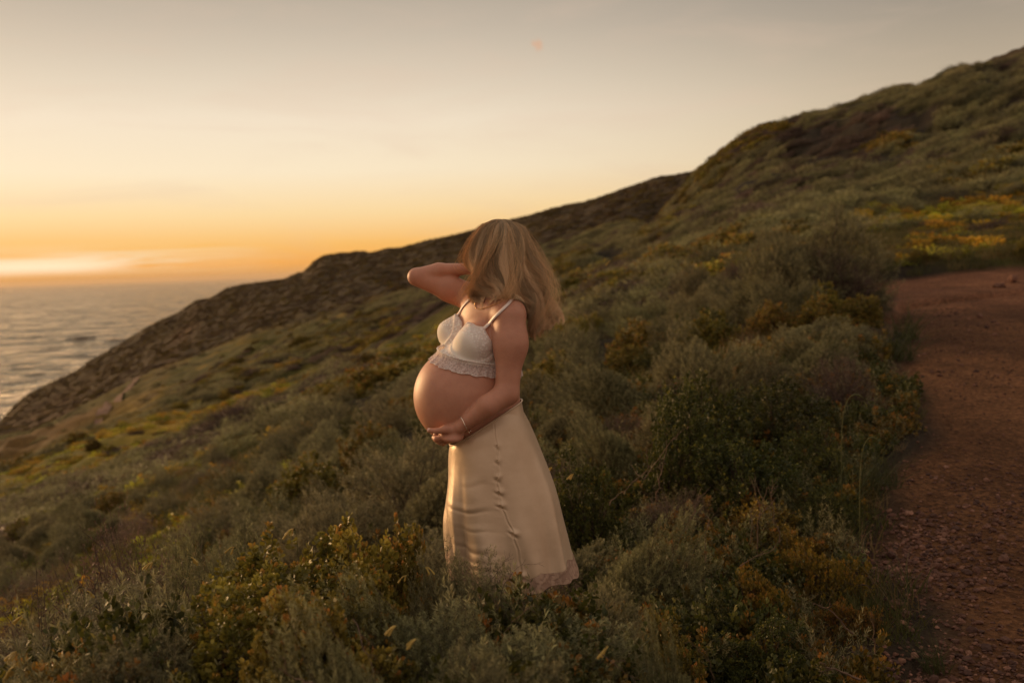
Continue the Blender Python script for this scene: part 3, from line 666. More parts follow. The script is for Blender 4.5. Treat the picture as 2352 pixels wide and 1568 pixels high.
def put(name, label, cat, src, X, Y, r_, smin, smax, hk, far_k=0.0):
    s = r_.uniform(smin, smax, len(X)) * (1 + far_k * np.clip((Y - 40) / 150, 0, 1)); el_ = r_.uniform(1.0, 2.7, len(X)); sl_ = np.arctan((ground(X + 1.5, Y) - ground(X - 1.5, Y)) / 3.0)
    pts = np.stack([X, Y, ground(X, Y) + CZ - .05 * s], -1); rots = np.stack([r_.normal(size=len(X)) * .08, -sl_ + r_.normal(size=len(X)) * .08, r_.normal(size=len(X)) * .30], -1)
    return stuff(name, label, cat, src, pts, rots, np.stack([s * el_, s, s * hk * r_.uniform(.7, 1.2, len(X))], -1))
def dens_all(lo, hi, seed):
    def f(X, Y):
        tr_ = np.min(np.hypot(X[None] - px_[:, None], (Y[None] - py_[:, None]) * .35), axis=0) > 2.0
        z = fbm(X / (4 + Y * .06), Y / (6 + Y * .08), 4, seed); ps_ = path_side(X, Y); m_ = meadow(X, Y); g_ = fbm(X / 2.1, Y / 2.8, 2, 3)
        return ((z > lo) & (z < hi) & (ps_ < -.6) & (X < 70)) * tr_ * (1 - np.clip(m_ * 1.7 - .3, 0, .97)) * np.clip(.70 + 4.0 * g_, .22, 1)
    return f
X, Y, r_ = scatter(60000, 16.5, 120, -.85, .75, 5, dens_all(-.14, 1, 0)); k = ~((Y > 90) & (X / Y > .2)); X, Y = X[k], Y[k]
print("far sage", len(X)); h1 = put("far_sagebrush", "grey green scrub covering the slopes behind the woman", "scrub", LS, X, Y, r_, .55, 1.25, .95)
X, Y, r_ = scatter(26000, 16.5, 120, -.85, .75, 6, dens_all(.02, 1, 1))
h2 = put("far_green_scrub", "dark green scrub patches scattered over the slopes", "scrub", LG, X, Y, r_, .5, 1.2, .95)
X, Y, r_ = scatter(34000, 16.5, 120, -.85, .75, 7, dens_all(.00, 1, 2))
h3 = put("far_brown_scrub", "reddish brown twiggy scrub patches on the slopes", "scrub", LH, X, Y, r_, .5, 1.2, .8)
X, Y, r_ = scatter(60000, 110, 285, -.68, .30, 8, dens_all(-.3, 1, 3))
DK = []
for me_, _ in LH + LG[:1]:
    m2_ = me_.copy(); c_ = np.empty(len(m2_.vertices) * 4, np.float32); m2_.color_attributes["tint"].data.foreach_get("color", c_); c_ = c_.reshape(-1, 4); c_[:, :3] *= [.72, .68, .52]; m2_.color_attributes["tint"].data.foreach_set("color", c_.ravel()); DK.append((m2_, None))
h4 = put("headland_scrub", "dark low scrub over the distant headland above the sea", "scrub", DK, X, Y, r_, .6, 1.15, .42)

# low leafy ground cover, and grass
v, f, col, tv, tf = shrub_mesh("orange", 501, R=.13, H=.13, shoots=34, per=14, slen=.07); gc1 = mesh("cover", v, f, col=col * .9); gc1.materials.append(M_COY)
v, f, col, tv, tf = shrub_mesh("green", 502, R=.14, H=.16, shoots=36, per=14, slen=.08); gc2 = mesh("cover", v, f, col=col); gc2.materials.append(M_GREEN)
v, f, col, tv, tf = shrub_mesh("sage", 503, R=.14, H=.2, shoots=26, per=30, slen=.12); gc3 = mesh("cover", v, f, col=col); gc3.materials.append(M_SAGE)
X, Y, r_ = scatter(9000, 1.7, 9, -.75, .5, 9, lambda X, Y: (path_side(X, Y) < -.10) * 1.0 * np.clip(1.25 - Y / 14, 0, 1) * ~((path_side(X, Y) > -.5) & (fbm(X * 1.6, Y * 1.6, 3, 1) > -.02) & (Y < 5)))
k = ((X - .0) ** 2 + (Y - 3.3) ** 2 > .05); X, Y = X[k], Y[k]
s = r_.uniform(.7, 1.3, len(X)); stuff("ground_cover", "small leaved ground cover plants between the bushes", "ground cover", [(gc1, None), (gc2, None), (gc1, None), (gc3, None)], np.stack([X, Y, ground(X, Y) + CZ - .01], -1), np.stack([0 * X, 0 * X, r_.uniform(0, 6, len(X))], -1), np.stack([s, s, s * r_.uniform(.7, 1.3, len(X))], -1))
v, f, col, tv, tf = shrub_mesh("orange", 777, R=.3, H=.3, shoots=90, per=8, slen=.12, lod=2.0); bk = mesh("bank", v, f, col=np.clip(col * 1.3 + np.array([.15, .095, 0]), 0, 1)); bk.materials.append(M_FAR)
v, f, col, tv, tf = shrub_mesh("green", 778, R=.3, H=.28, shoots=90, per=8, slen=.12, lod=2.0); bk2 = mesh("bank", v, f, col=np.clip(col * 2.0 + np.array([.20, .17, 0]), 0, 1)); bk2.materials.append(M_FAR)
X, Y, r_ = scatter(16000, 9, 60, -.8, .75, 12, lambda X, Y: (meadow(X, Y) > .25) * (Y < 48) * (path_side(X, Y) < -.35) * np.clip(.55 + 3.5 * fbm(X / 1.5, Y / 2, 3, 1), .04, 1))
s = r_.uniform(.5, 1.2, len(X)); stuff("meadow_plants", "yellowish low plants and tussocks of the rough grassy banks", "ground cover", [(bk, None), (bk2, None)], np.stack([X, Y, ground(X, Y) + CZ - .02], -1), np.stack([0 * X, 0 * X, r_.uniform(0, 6, len(X))], -1), np.stack([s * 1.3, s, s * r_.uniform(.35, .9, len(X))], -1))
def blades(n, R, L, seed, col0, col1, w=.0022, droop=.5):
    r_ = np.random.default_rng(seed); th = r_.uniform(0, 6.28, n); rr = R * np.sqrt(r_.random(n)); b0 = np.stack([rr * np.cos(th), rr * np.sin(th), 0 * rr], -1)
    d0 = norm(np.stack([r_.normal(size=n) * .28 + .12, r_.normal(size=n) * .28, np.ones(n)], -1)); bend = np.stack([r_.normal(size=n) + .3, r_.normal(size=n), -np.abs(r_.normal(size=n))], -1) * droop
    ln = L * r_.uniform(.5, 1.1, n); side = norm(np.cross(d0, r_.normal(size=(n, 3)))); V = []
    for t in (0, .35, .7, 1): 
        c = b0 + d0 * (ln * t)[:, None] + bend * (ln * t * t * .5)[:, None]; wd_ = w * (1 - t * .93); V += [c - side * wd_, c + side * wd_]
    V = np.stack(V, 1).reshape(-1, 3); I = np.arange(n * 8).reshape(n, 8); F = np.concatenate([I[:, [0, 1, 3, 2]], I[:, [2, 3, 5, 4]], I[:, [4, 5, 7, 6]]])
    h_ = r_.random(n)[:, None]; cc = np.array(col0) * (1 - h_) + np.array(col1) * h_; return V, F, np.repeat(cc, 8, 0)
M_GRASS = leaf_mat("grass_blade", .3, .4, .4)
GS = []
for i, (c0, c1) in enumerate([((.05, .06, .014), (.12, .10, .025)), ((.04, .055, .014), (.09, .085, .02)), ((.12, .085, .03), (.22, .15, .06))]):
    V, F, cc = blades(42, .10, .16, 30 + i, c0, c1); me = mesh("grass_tuft", V, F, col=cc); me.materials.append(M_GRASS); GS.append((me, None))
X, Y, r_ = scatter(26000, 1.8, 24, -.8, .62, 10, lambda X, Y: np.clip((path_side(X, Y) < -.05) * (meadow(X, Y) * 1.3 + (path_side(X, Y) > -.9) * .55 * (Y < 9) + ((Y < 5.5) & (X > .3)) * .5 + .04), 0, 1))
print("grass", len(X)); s = r_.uniform(.6, 1.3, len(X)) * np.where(Y > 9, 1.5, 1) ; stuff("grass", "short grass in the meadows and along the edge of the dirt path", "grass", GS, np.stack([X, Y, ground(X, Y) + CZ], -1), np.stack([0 * X, 0 * X, r_.uniform(0, 6, len(X))], -1), np.stack([s, s, s * np.where(meadow(X, Y) > .4, .7, .9)], -1))
# ------------------------------------------------------------------ the woman : distance fields -> one continuous body surface
DW = 3.3
def W(px, py, c=0.0): return P(px, py, DW + c)
ZV = np.array([0, 0, 1.0])
AF = math.radians(30)
F_ = np.array([-math.cos(AF), -math.sin(AF), 0]); L_ = np.array([math.sin(AF), -math.cos(AF), 0])      # the way her chest faces, and her left
def capsule(p, a, b_, ra, rb):
    a = np.asarray(a); b_ = np.asarray(b_); ab = b_ - a; t = np.clip(((p - a) @ ab) / (ab @ ab), 0, 1)
    return np.linalg.norm(p - a - t[:, None] * ab, axis=1) - (ra + (rb - ra) * t)
def ellip(p, c, r, ax=None):
    q = p - c
    if ax is not None: q = q @ np.asarray(ax).T
    k0 = np.linalg.norm(q / r, axis=1); k1 = np.linalg.norm(q / (np.asarray(r) ** 2), axis=1) + 1e-9
    return k0 * (k0 - 1) / k1
def smin(a, b_, k):
    h = np.clip(.5 + .5 * (b_ - a) / k, 0, 1); return b_ * (1 - h) + a * h - k * h * (1 - h)
AX = np.stack([F_, L_, ZV])
def tilt(ax, pitch):               # lean the forward/up axes
    f = ax[0] * math.cos(pitch) + ax[2] * math.sin(pitch); u = -ax[0] * math.sin(pitch) + ax[2] * math.cos(pitch); return np.stack([f, ax[1], u])
CH = W(1120, 768, .0)
BR_N = W(1089, 789, -.126); BR_F = W(1047, 764, .045)
BELLY = W(1061, 909, -.045)
SH_L = W(1172, 727, -.150); EL_L = W(1164, 903, -.172); WR_L = W(1056, 981, -.182)
SH_R = W(1084, 684, .135); EL_R = W(957, 636, .14); WR_R = W(1075, 617, .13)
HEAD = W(1143, 585, .02)
hf = np.array([-.62, .78, -.05]); hf /= np.linalg.norm(hf); hl = np.cross(ZV, hf); hl /= np.linalg.norm(hl); HAX = np.stack([hf, hl, np.cross(hf, hl)])
def torso(p, bust=True):
    d = ellip(p, CH, (.092, .128, .165), tilt(AX, .10))
    d = smin(d, capsule(p, W(1158, 716, -.105), W(1098, 692, .09), .052, .050), .06)
    d = smin(d, ellip(p, W(1122, 880, .0), (.092, .125, .15), AX), .06)
    d = smin(d, ellip(p, W(1136, 990, .0), (.092, .135, .11), AX), .06)
    d = smin(d, ellip(p, BELLY, (.159, .152, .160), tilt(AX, -.10)), .050)
    if bust:
        d = smin(d, ellip(p, BR_N, (.054, .064, .054), tilt(AX, .05)), .042)
        d = smin(d, ellip(p, BR_F, (.055, .060, .054), tilt(AX, .05)), .042)
    return d
def lower(p):
    d = torso(p, False)
    for s in (-1, 1): d = smin(d, capsule(p, W(1150, 1040, .0) + L_ * s * .070, W(1150, 1300, .0) + L_ * s * .070 + F_ * .03, .072, .052), .03)
    return d
def limbs(p):
    d = torso(p)
    d = smin(d, capsule(p, W(1128, 712, .005), W(1138, 630, .01), .054, .049), .035)
    d = smin(d, capsule(p, W(1130, 700, -.03), W(1172, 712, -.12), .030, .034), .05)        # trapezius / collar
    # left arm
    d2 = smin(capsule(p, SH_L, W(1173, 790, -.160), .050, .045), capsule(p, W(1173, 790, -.160), EL_L, .045, .0370), .05)
    d2 = smin(d2, capsule(p, EL_L, W(1120, 932, -.200), .0375, .0345), .015)
    d2 = smin(d2, capsule(p, W(1120, 932, -.200), WR_L, .034, .0190), .01)
    ks = np.interp(np.linalg.norm(p - SH_L, axis=1), [.05, .15], [.030, .0035]); d = smin(d, d2, ks)
    # right arm, raised, the hand at the back of her head
    d3 = smin(capsule(p, SH_R, W(1035, 664, .14), .050, .043), capsule(p, W(1035, 664, .14), EL_R, .043, .030), .02)
    d3 = smin(d3, capsule(p, EL_R, W(1008, 623, .135), .030, .0285), .008)
    d3 = smin(d3, capsule(p, W(1008, 623, .135), WR_R, .0275, .019), .01)
    d3 = smin(d3, ellip(p, W(1105, 612, .125), (.045, .016, .036), np.stack([[1, 0, 0], [0, 1, 0], ZV])), .015)
    for q in range(4):
        a = W(1124, 598 + q * 10, .118); m_ = W(1144, 596 + q * 11, .112); e = W(1160, 598 + q * 12, .103)
        d3 = np.minimum(d3, smin(capsule(p, a, m_, .0095, .0085), capsule(p, m_, e, .0085, .0075), .004))
    d3 = smin(d3, smin(capsule(p, W(1092, 626, .11), W(1106, 640, .10), .0115, .010), capsule(p, W(1106, 640, .10), W(1122, 648, .098), .010, .008), .004), .006)
    d = smin(d, d3, .03)
    # head
    h = ellip(p, HEAD + np.array([0, 0, .012]), (.090, .072, .095), HAX)
    h = smin(h, ellip(p, HEAD + hf * .030 - ZV * .055, (.058, .052, .060), HAX), .03)           # jaw
    fc = HEAD + hf * .086
    h = smin(h, capsule(p, fc + ZV * .012, fc + hf * .018 - ZV * .022, .007, .011), .010)       # nose
    h = smin(h, ellip(p, fc - ZV * .047 - hf * .002, (.012, .022, .006), HAX), .006)            # upper lip
    h = smin(h, ellip(p, fc - ZV * .058 - hf * .004, (.012, .019, .007), HAX), .005)            # lower lip
    h = smin(h, ellip(p, fc - ZV * .082 - hf * .008, (.016, .018, .014), HAX), .012)            # chin
    for s in (-1, 1):
        h = np.maximum(h, -ellip(p, fc + hl * s * .031 + hf * .006 - ZV * .002, (.014, .016, .010), HAX))
        h = np.minimum(h, ellip(p, fc + hl * s * .031 - hf * .014 - ZV * .002, (.012, .012, .012), HAX))
        h = smin(h, ellip(p, HEAD + hl * s * .074 - ZV * .015 - hf * .005, (.018, .007, .030), HAX), .005)
    d = smin(d, h, .025)
    # legs
    for s in (-1, 1):
        hp = W(1150, 1040, .0) + L_ * s * .070; kn = W(1150, 1300, .0) + L_ * s * .070 + F_ * .03; an = np.array([0.0, 3.32, CZ - 1.385]) + L_ * s * .085 - F_ * .02
        d = smin(d, capsule(p, hp, kn, .072, .052), .03); d = smin(d, capsule(p, kn, an, .052, .036), .02)
        d = smin(d, capsule(p, an - ZV * .045 - F_ * .03, an - ZV * .055 + F_ * .13, .034, .026), .02)
    return d
FINGERS = [  # index, middle, ring, little : knuckle, joints, tip (they close under the belly, away from the camera)
 [(1022, 1000, -.172), (1003, 1007, -.155), (998, 1005, -.128), (1001, 998, -.108)],
 [(1022, 1003, -.155), (1004, 1010, -.135), (1000, 1008, -.105), (1004, 1001, -.083)],
 [(1026, 1007, -.138), (1010, 1015, -.117), (1006, 1013, -.088), (1011, 1006, -.066)],
 [(1032, 1010, -.122), (1018, 1018, -.104), (1014, 1017, -.080), (1018, 1010, -.062)]]
def hand(p):
    d = capsule(p, WR_L, W(1046, 992, -.162), .0195, .021)
    pal = ellip(p, W(1036, 1000, -.148), (.040, .036, .0195), np.stack([norm(W(1015, 1005, -.15) - WR_L), norm(np.cross(norm(W(1015, 1005, -.15) - WR_L), [.25, .35, .9])), np.array([0, 0, 1.0])]))
    d = smin(d, pal, .016)
    for i, f in enumerate(FINGERS):
        q = [W(*k) for k in f]; r0 = [.0098, .0098, .0092, .0082][i]
        fd = smin(capsule(p, q[0], q[1], r0, r0 * .93), capsule(p, q[1], q[2], r0 * .95, r0 * .87), .003); fd = smin(fd, capsule(p, q[2], q[3], r0 * .88, r0 * .76), .003)
        fd = smin(fd, capsule(p, W(1044, 994, -.15), q[0], .013, r0), .006)
        d = smin(d, fd, .0035)
    th = smin(capsule(p, W(1044, 987, -.172), W(1022, 986, -.184), .0185, .0140), capsule(p, W(1022, 986, -.184), W(1003, 989, -.180), .0125, .0092), .006)
    th = smin(th, capsule(p, W(1003, 989, -.180), W(987, 988, -.173), .0092, .0080), .003)
    return smin(d, th, .008)
def body_sdf(p):
    d = limbs(p); c = W(1025, 1000, -.13); nr = np.linalg.norm(p - c, axis=1) < .14
    if nr.any(): d[nr] = smin(d[nr], hand(p[nr]), .0045)
    # the crook of the raised elbow stays open, a navel
    return d

def surface(fn, lo, hi, h, coarse=6):
    """surface nets on a sparse fine grid"""
    lo = np.asarray(lo, float); hi = np.asarray(hi, float); n = np.ceil((hi - lo) / h / coarse).astype(int) * coarse + 1
    nc = (n - 1) // coarse; H = h * coarse
    ci = np.stack(np.meshgrid(*[np.arange(k) for k in nc], indexing="ij"), -1).reshape(-1, 3)
    cd_ = np.concatenate([fn(lo + (ci[s:s+150000] + .5) * H) for s in range(0, len(ci), 150000)])
    act = ci[np.abs(cd_) < H * 1.35]
    val = np.full(n, 1.0, np.float32)
    ins = ci[(cd_ < 0) & (np.abs(cd_) >= H * 1.35)]
    inside = np.zeros(nc, bool); inside[tuple(ins.T)] = True
    full = np.repeat(np.repeat(np.repeat(inside, coarse, 0), coarse, 1), coarse, 2); val[:-1, :-1, :-1][full] = -1.0
    mask = np.zeros(n, bool); off = np.stack(np.meshgrid(*[np.arange(coarse + 1)] * 3, indexing="ij"), -1).reshape(-1, 3)
    for s in range(0, len(act), 4000):
        idx = (act[s:s+4000, None] * coarse + off[None]).reshape(-1, 3); mask[tuple(idx.T)] = True
    pi = np.argwhere(mask)
    for s in range(0, len(pi), 250000):
        q = pi[s:s+250000]; val[tuple(q.T)] = fn(lo + q * h)
    sg = val < 0
    c8 = [(i, j, k) for i in (0, 1) for j in (0, 1) for k in (0, 1)]
    m_ = tuple(slice(0, x - 1) for x in n)
    cnt = sum(sg[i:n[0]-1+i, j:n[1]-1+j, k:n[2]-1+k].astype(np.int8) for i, j, k in c8)
    cells = np.argwhere((cnt > 0) & (cnt < 8)); vid = np.full(tuple(n - 1), -1, np.int32); vid[tuple(cells.T)] = np.arange(len(cells))
    cv_ = {c: val[cells[:, 0] + c[0], cells[:, 1] + c[1], cells[:, 2] + c[2]] for c in c8}
    acc = np.zeros((len(cells), 3)); num = np.zeros(len(cells))
    for a in c8:
        for ax in range(3):
            if a[ax] == 0:
                b_ = list(a); b_[ax] = 1; b_ = tuple(b_); va, vb = cv_[a], cv_[b_]; x = (va < 0) != (vb < 0)
                t = np.where(x, va / np.where(x, va - vb, 1), 0); pt_ = np.array(a, float)[None] + 0 * acc; pt_[:, ax] = t; acc += pt_ * x[:, None]; num += x
    V = lo + (cells + acc / num[:, None]) * h
    Q = []
    for ax in range(3):
        o1, o2 = [(1, 2), (2, 0), (0, 1)][ax]
        sl0 = [slice(1, x - 1) for x in n]; sl0[ax] = slice(0, n[ax] - 1); sl1 = list(sl0); sl1[ax] = slice(1, n[ax])
        A0 = sg[tuple(sl0)]; A1 = sg[tuple(sl1)]
        for flip, mk in ((0, A0 & ~A1), (1, ~A0 & A1)):
            e = np.argwhere(mk)
            if not len(e): continue
            base = e.copy(); base[:, o1] += 1; base[:, o2] += 1
            def g(d1, d2): q = base.copy(); q[:, o1] += d1; q[:, o2] += d2; return vid[tuple(q.T)]
            q4 = np.stack([g(-1, -1), g(0, -1), g(0, 0), g(-1, 0)], 1); Q.append(q4[:, ::-1] if flip else q4)
    Q = np.concatenate(Q); Q = Q[(Q >= 0).all(1)]
    return V, Q
def project(fn, p, it=6, off=0.0):
    p = np.array(p, float); e = 1e-3
    for _ in range(it):
        d = fn(p) - off; g = np.stack([fn(p + np.eye(3)[k] * e) - fn(p - np.eye(3)[k] * e) for k in range(3)], 1) / (2 * e); g /= np.linalg.norm(g, axis=1)[:, None] + 1e-9; p = p - g * d[:, None]
    return p, g
woman = empty("person", (0.0, 3.3, CZ - 1.46))
tag(woman, "pregnant woman in a white lace bralette and champagne satin skirt holding her belly", "person")
def wlink(name, me, m, parent=None):       # world-space mesh parented to her
    o = link(name, me, m); o.parent = parent or woman; bpy.context.view_layer.update() if False else None
    o.matrix_parent_inverse = Matrix.Translation((-0.0, -3.3, -(CZ - 1.46))); return o
def tube(pts, r, seg=8, closed=False, taper=None):
    pts = np.asarray(pts, float); n = len(pts); t = norm(np.gradient(pts, axis=0)) if not closed else norm(np.roll(pts, -1, 0) - np.roll(pts, 1, 0))
    up = np.array([.123, .31, .94]); a = norm(np.cross(t, up)); c = np.cross(t, a); rr = np.full(n, r) if np.isscalar(r) else np.asarray(r)
    V = np.stack([pts + rr[:, None] * (math.cos(q) * a + math.sin(q) * c) for q in np.linspace(0, 2 * np.pi, seg, endpoint=False)], 1).reshape(-1, 3)
    I = np.arange(n * seg).reshape(n, seg)
    if closed: I = np.vstack([I, I[:1]])
    return V, np.stack([I[:-1], np.roll(I, -1, 1)[:-1], np.roll(I, -1, 1)[1:], I[1:]], -1).reshape(-1, 4)
# skin
m_skin, b = mat("skin"); geo = b.n("ShaderNodeNewGeometry"); pos = geo.outputs["Position"]
sc_ = b.mix(b.mr(b.noise(pos, 22, 6, .7), .35, .65), (.44, .205, .128, 1), (.49, .235, .148, 1))
nb = bump(b, b.noise(pos, 380, 4, .7), .22, .0025)
p = principled(b, sc_, .48, .35, nb); p.inputs["Subsurface Weight"].default_value = .25; p.inputs["Subsurface Radius"].default_value = (1.0, .35, .2); p.inputs["Subsurface Scale"].default_value = .02
out(b, p.outputs[0])
import time as _t; _t0 = _t.time()
lo = np.minimum.reduce([EL_R, BELLY - .2, [-.36, 2.98, 0]]); 
V, Q = surface(body_sdf, (-.39, 3.00, CZ - 1.47), (.17, 3.62, CZ + .15), .0034)
print("body", len(V), _t.time() - _t0)
body = wlink("body", mesh("body", V, Q, smooth=True), m_skin)
tag(body, "bare warm toned skin of the arms, neck and round belly")

# nails of the thumb and the index finger
# ------------------------------------------------------------------ bralette
def plane(a, b_, c): 
    a, b_, c = map(np.asarray, (a, b_, c)); n = np.cross(b_ - a, c - a); n /= np.linalg.norm(n); n = n if n[2] > 0 else -n; return n, a @ n
PB = plane(W(1024, 792, .06), W(1128, 843, -.14), W(1190, 827, .05))          # lower edge
PT = plane(W(1024, 775, .06), W(1128, 800, -.14), W(1190, 786, .05))          # band top
PN1 = plane(W(1048, 743, -.11), W(1109, 757, -.18), W(1090, 700, .05)); PN1 = plane(W(1050, 743, -.13), W(1108, 756, -.185), W(1120, 735, .0))
PN2 = plane(W(1106, 754, -.185), W(1136, 796, -.17), W(1150, 775, .0))
PF1 = plane(W(1040, 722, .0), W(1016, 745, .045), W(1080, 735, .1)); PF2 = plane(W(1040, 720, -.01), W(1056, 748, -.08), W(1100, 740, .05))
hs = lambda p, pl: p @ pl[0] - pl[1]
def bra_sdf(p):
    s = torso(p); band = np.maximum(hs(p, PT), -hs(p, PB))
    cn = np.maximum.reduce([np.linalg.norm(p - BR_N, axis=1) - .090, hs(p, PN1), hs(p, PN2), -hs(p, PB)])
    cf = np.maximum.reduce([np.linalg.norm(p - BR_F, axis=1) - .090, hs(p, PF1), hs(p, PF2), -hs(p, PB)])
    reg = np.minimum(np.minimum(band, cn), cf)
    under = .0035 * np.exp(-((np.linalg.norm(p - BR_N, axis=1) - .078) / .006) ** 2) + .0035 * np.exp(-((np.linalg.norm(p - BR_F, axis=1) - .078) / .006) ** 2)
    return np.maximum(np.maximum(s - .0065 - under, -(s + .004)), reg)
V, Q = surface(bra_sdf, (-.27, 3.02, CZ - .45), (.14, 3.50, CZ - .10), .0024)
V2, g_ = V, None
dn = np.linalg.norm(V - BR_N, axis=1); df = np.linalg.norm(V - BR_F, axis=1)
m_lace, b = mat("white_lace"); geo = b.n("ShaderNodeNewGeometry"); pos = geo.outputs["Position"]
at = b.n("ShaderNodeAttribute", attribute_name="smoothcup").outputs["Fac"]
vo = b.n("ShaderNodeTexVoronoi"); b.l(pos, vo.inputs["Vector"]); vo.inputs["Scale"].default_value = 120
nn = b.noise(pos, 75, 4, .7)
pat = b.mr(b.math("ADD", vo.outputs["Distance"], b.math("MULTIPLY", nn, .7)), .45, .95)
pat2 = b.math("MULTIPLY", pat, b.math("SUBTRACT", 1.0, at))
cc_ = b.mix(pat2, (.86, .80, .73, 1), (.66, .57, .50, 1)); cc_ = b.mix(at, cc_, (.70, .63, .54, 1))
p = principled(b, cc_, .8, .2, bump(b, b.math("SUBTRACT", 1.0, pat2), .45, .002)); p.inputs["Sheen Weight"].default_value = .2; p.inputs["Subsurface Weight"].default_value = .1; p.inputs["Subsurface Scale"].default_value = .01
out(b, p.outputs[0])
me = mesh("bralette", V, Q, smooth=True)
# plain lower cup, as in the photo: the part of each cup below and in front
cup = lambda c, off: 1 / (1 + np.exp((np.linalg.norm((V - (c + off)), axis=1) - .052) / .0022))
sm_ = np.maximum(cup(BR_N, L_ * .010 + F_ * .03 - ZV * .012), cup(BR_F, F_ * .03 - ZV * .020 - L_ * .0))
a = me.attributes.new("smoothcup", "FLOAT", "POINT"); a.data.foreach_set("value", sm_.astype(np.float32))
bra = wlink("bralette", me, m_lace)
# ruffle round the lower edge
def ring_on(fn, pl, centre, n=420, off=.004):
    nrm_, dd = pl; u0 = norm(np.cross(nrm_, [0, 1, .01])); v0 = np.cross(nrm_, u0); c = centre - nrm_ * (centre @ nrm_ - dd); th = np.linspace(0, 2 * np.pi, n, endpoint=False)
    dirs = np.cos(th)[:, None] * u0 + np.sin(th)[:, None] * v0; lo_ = np.zeros(n); hi_ = np.full(n, .45)
    for _ in range(30):
        mid = (lo_ + hi_) / 2; ins = fn(c + dirs * mid[:, None]) < off; lo_ = np.where(ins, mid, lo_); hi_ = np.where(ins, hi_, mid)
    return c + dirs * lo_[:, None], dirs, th, c
R1, dr, th, rc = ring_on(lambda p: torso(p), PB, CH - ZV * .08, 900, .007)
fall = norm(-PB[0][None] + dr * .10); seg = []
fr = np.sin(th * 46 + 2.2 * np.sin(th * 7)) + .5 * np.sin(th * 83 + 1.1 * np.sin(th * 5))
K = 9
for k in range(K):
    t = k / (K - 1); q = R1 + PB[0] * .012 * (1 - t) + fall * .027 * t * (1 + .05 * np.sin(th * 23))[:, None]
    dq = torso(q); g = norm(q - rc - ((q - rc) @ PB[0])[:, None] * PB[0]); q = q + g * (np.maximum(.006 - dq, 0) + .0005 + (.0022 + .0036 * t) * (fr * .5 + .5) * (.25 + .75 * t))[:, None]
    seg.append(q)
rv_ = np.stack(seg, 0).reshape(-1, 3); I = np.arange(len(rv_)).reshape(K, 900); I = np.hstack([I, I[:, :1]])
rq = np.stack([I[:-1, :-1], I[1:, :-1], I[1:, 1:], I[:-1, 1:]], -1).reshape(-1, 4)
m_ruf, b = mat("sheer_lace"); geo = b.n("ShaderNodeNewGeometry"); pos = geo.outputs["Position"]
nn = b.noise(pos, 160, 3, .7); p = principled(b, (.84, .74, .68, 1), .8, .2, bump(b, nn, .4, .003)); tr = b.n("ShaderNodeBsdfTranslucent"); tr.inputs[0].default_value = (.72, .6, .52, 1)
tp_ = b.n("ShaderNodeBsdfTransparent"); m1 = b.n("ShaderNodeMixShader"); m1.inputs[0].default_value = .35; b.l(p.outputs[0], m1.inputs[1]); b.l(tr.outputs[0], m1.inputs[2])
m2 = b.n("ShaderNodeMixShader"); b.l(b.mr(nn, .4, .65, .10, .55), m2.inputs[0]); b.l(m1.outputs[0], m2.inputs[1]); b.l(tp_.outputs[0], m2.inputs[2]); out(b, m2.outputs[0])
ruf = wlink("ruffle", mesh("ruffle", rv_, rq, smooth=True), m_ruf, bra)
ruf.matrix_parent_inverse = Matrix.Identity(4)
# hem roll of the ruffle, gathered seam
sV, sF = tube(seg[-1], .0012, 5, True); s2V, s2F = tube(seg[0] + dr * .002, .0022, 5, True)
o = wlink("trim", mesh("trim", np.vstack([sV, s2V]), np.vstack([sF, s2F + len(sV)]), smooth=True), m_lace, bra); o.matrix_parent_inverse = Matrix.Identity(4)
# straps
skinfn = lambda p: limbs(p)
def oncam(fn, pts, off, n=40):
    """points of the body surface on the line of sight of each picture point; a third value gives the depth directly"""
    res = []
    for k in pts:
        if len(k) == 3: res.append(W(*k)); continue
        cs_ = np.arange(-.32, .25, .002); q = np.array([W(k[0], k[1], c) for c in cs_]); d = fn(q); i = np.where(d < off)[0]; res.append(q[i[0]] if len(i) else W(k[0], k[1], 0))
    q = np.array(res); t = np.linspace(0, len(q) - 1, n); q = np.stack([np.interp(t, range(len(q)), q[:, k]) for k in range(3)], 1)
    return q
def strap(pts, name="strap", wdt=.0052):
    q = oncam(skinfn, pts, .002)
    for _ in range(3): q[1:-1] = (q[:-2] + q[2:]) / 2 * .5 + q[1:-1] * .5
    q, g = project(skinfn, q, 3, .002); tg = norm(np.gradient(q, axis=0)); sd_ = norm(np.cross(tg, g)); V = []
    for s, o_ in ((-1, 0), (-1, .0018), (1, .0018), (1, 0)): V.append(q + sd_ * s * wdt + g * o_)
    V = np.stack(V, 1).reshape(-1, 3); I = np.arange(len(V)).reshape(-1, 4)
    Fq = np.stack([I[:-1], np.roll(I, -1, 1)[:-1], np.roll(I, -1, 1)[1:], I[1:]], -1).reshape(-1, 4)
    o = wlink(name, mesh(name, V, Fq), m_strap, bra); o.matrix_parent_inverse = Matrix.Identity(4); return o
m_strap, b = mat("satin_strap"); p = principled(b, (.78, .68, .62, 1), .45, .4); out(b, p.outputs[0])
strap([(1107, 759), (1118, 747), (1130, 735), (1142, 724), (1154, 712), (1165, 701), (1173, 693), (1180, 690, -.09), (1184, 700, -.04), (1180, 740, -.0), (1180, 790, .02)])
strap([(1048, 728), (1058, 712), (1068, 698), (1080, 687), (1089, 680), (1098, 674, .12), (1112, 680, .15), (1130, 720, .16)])
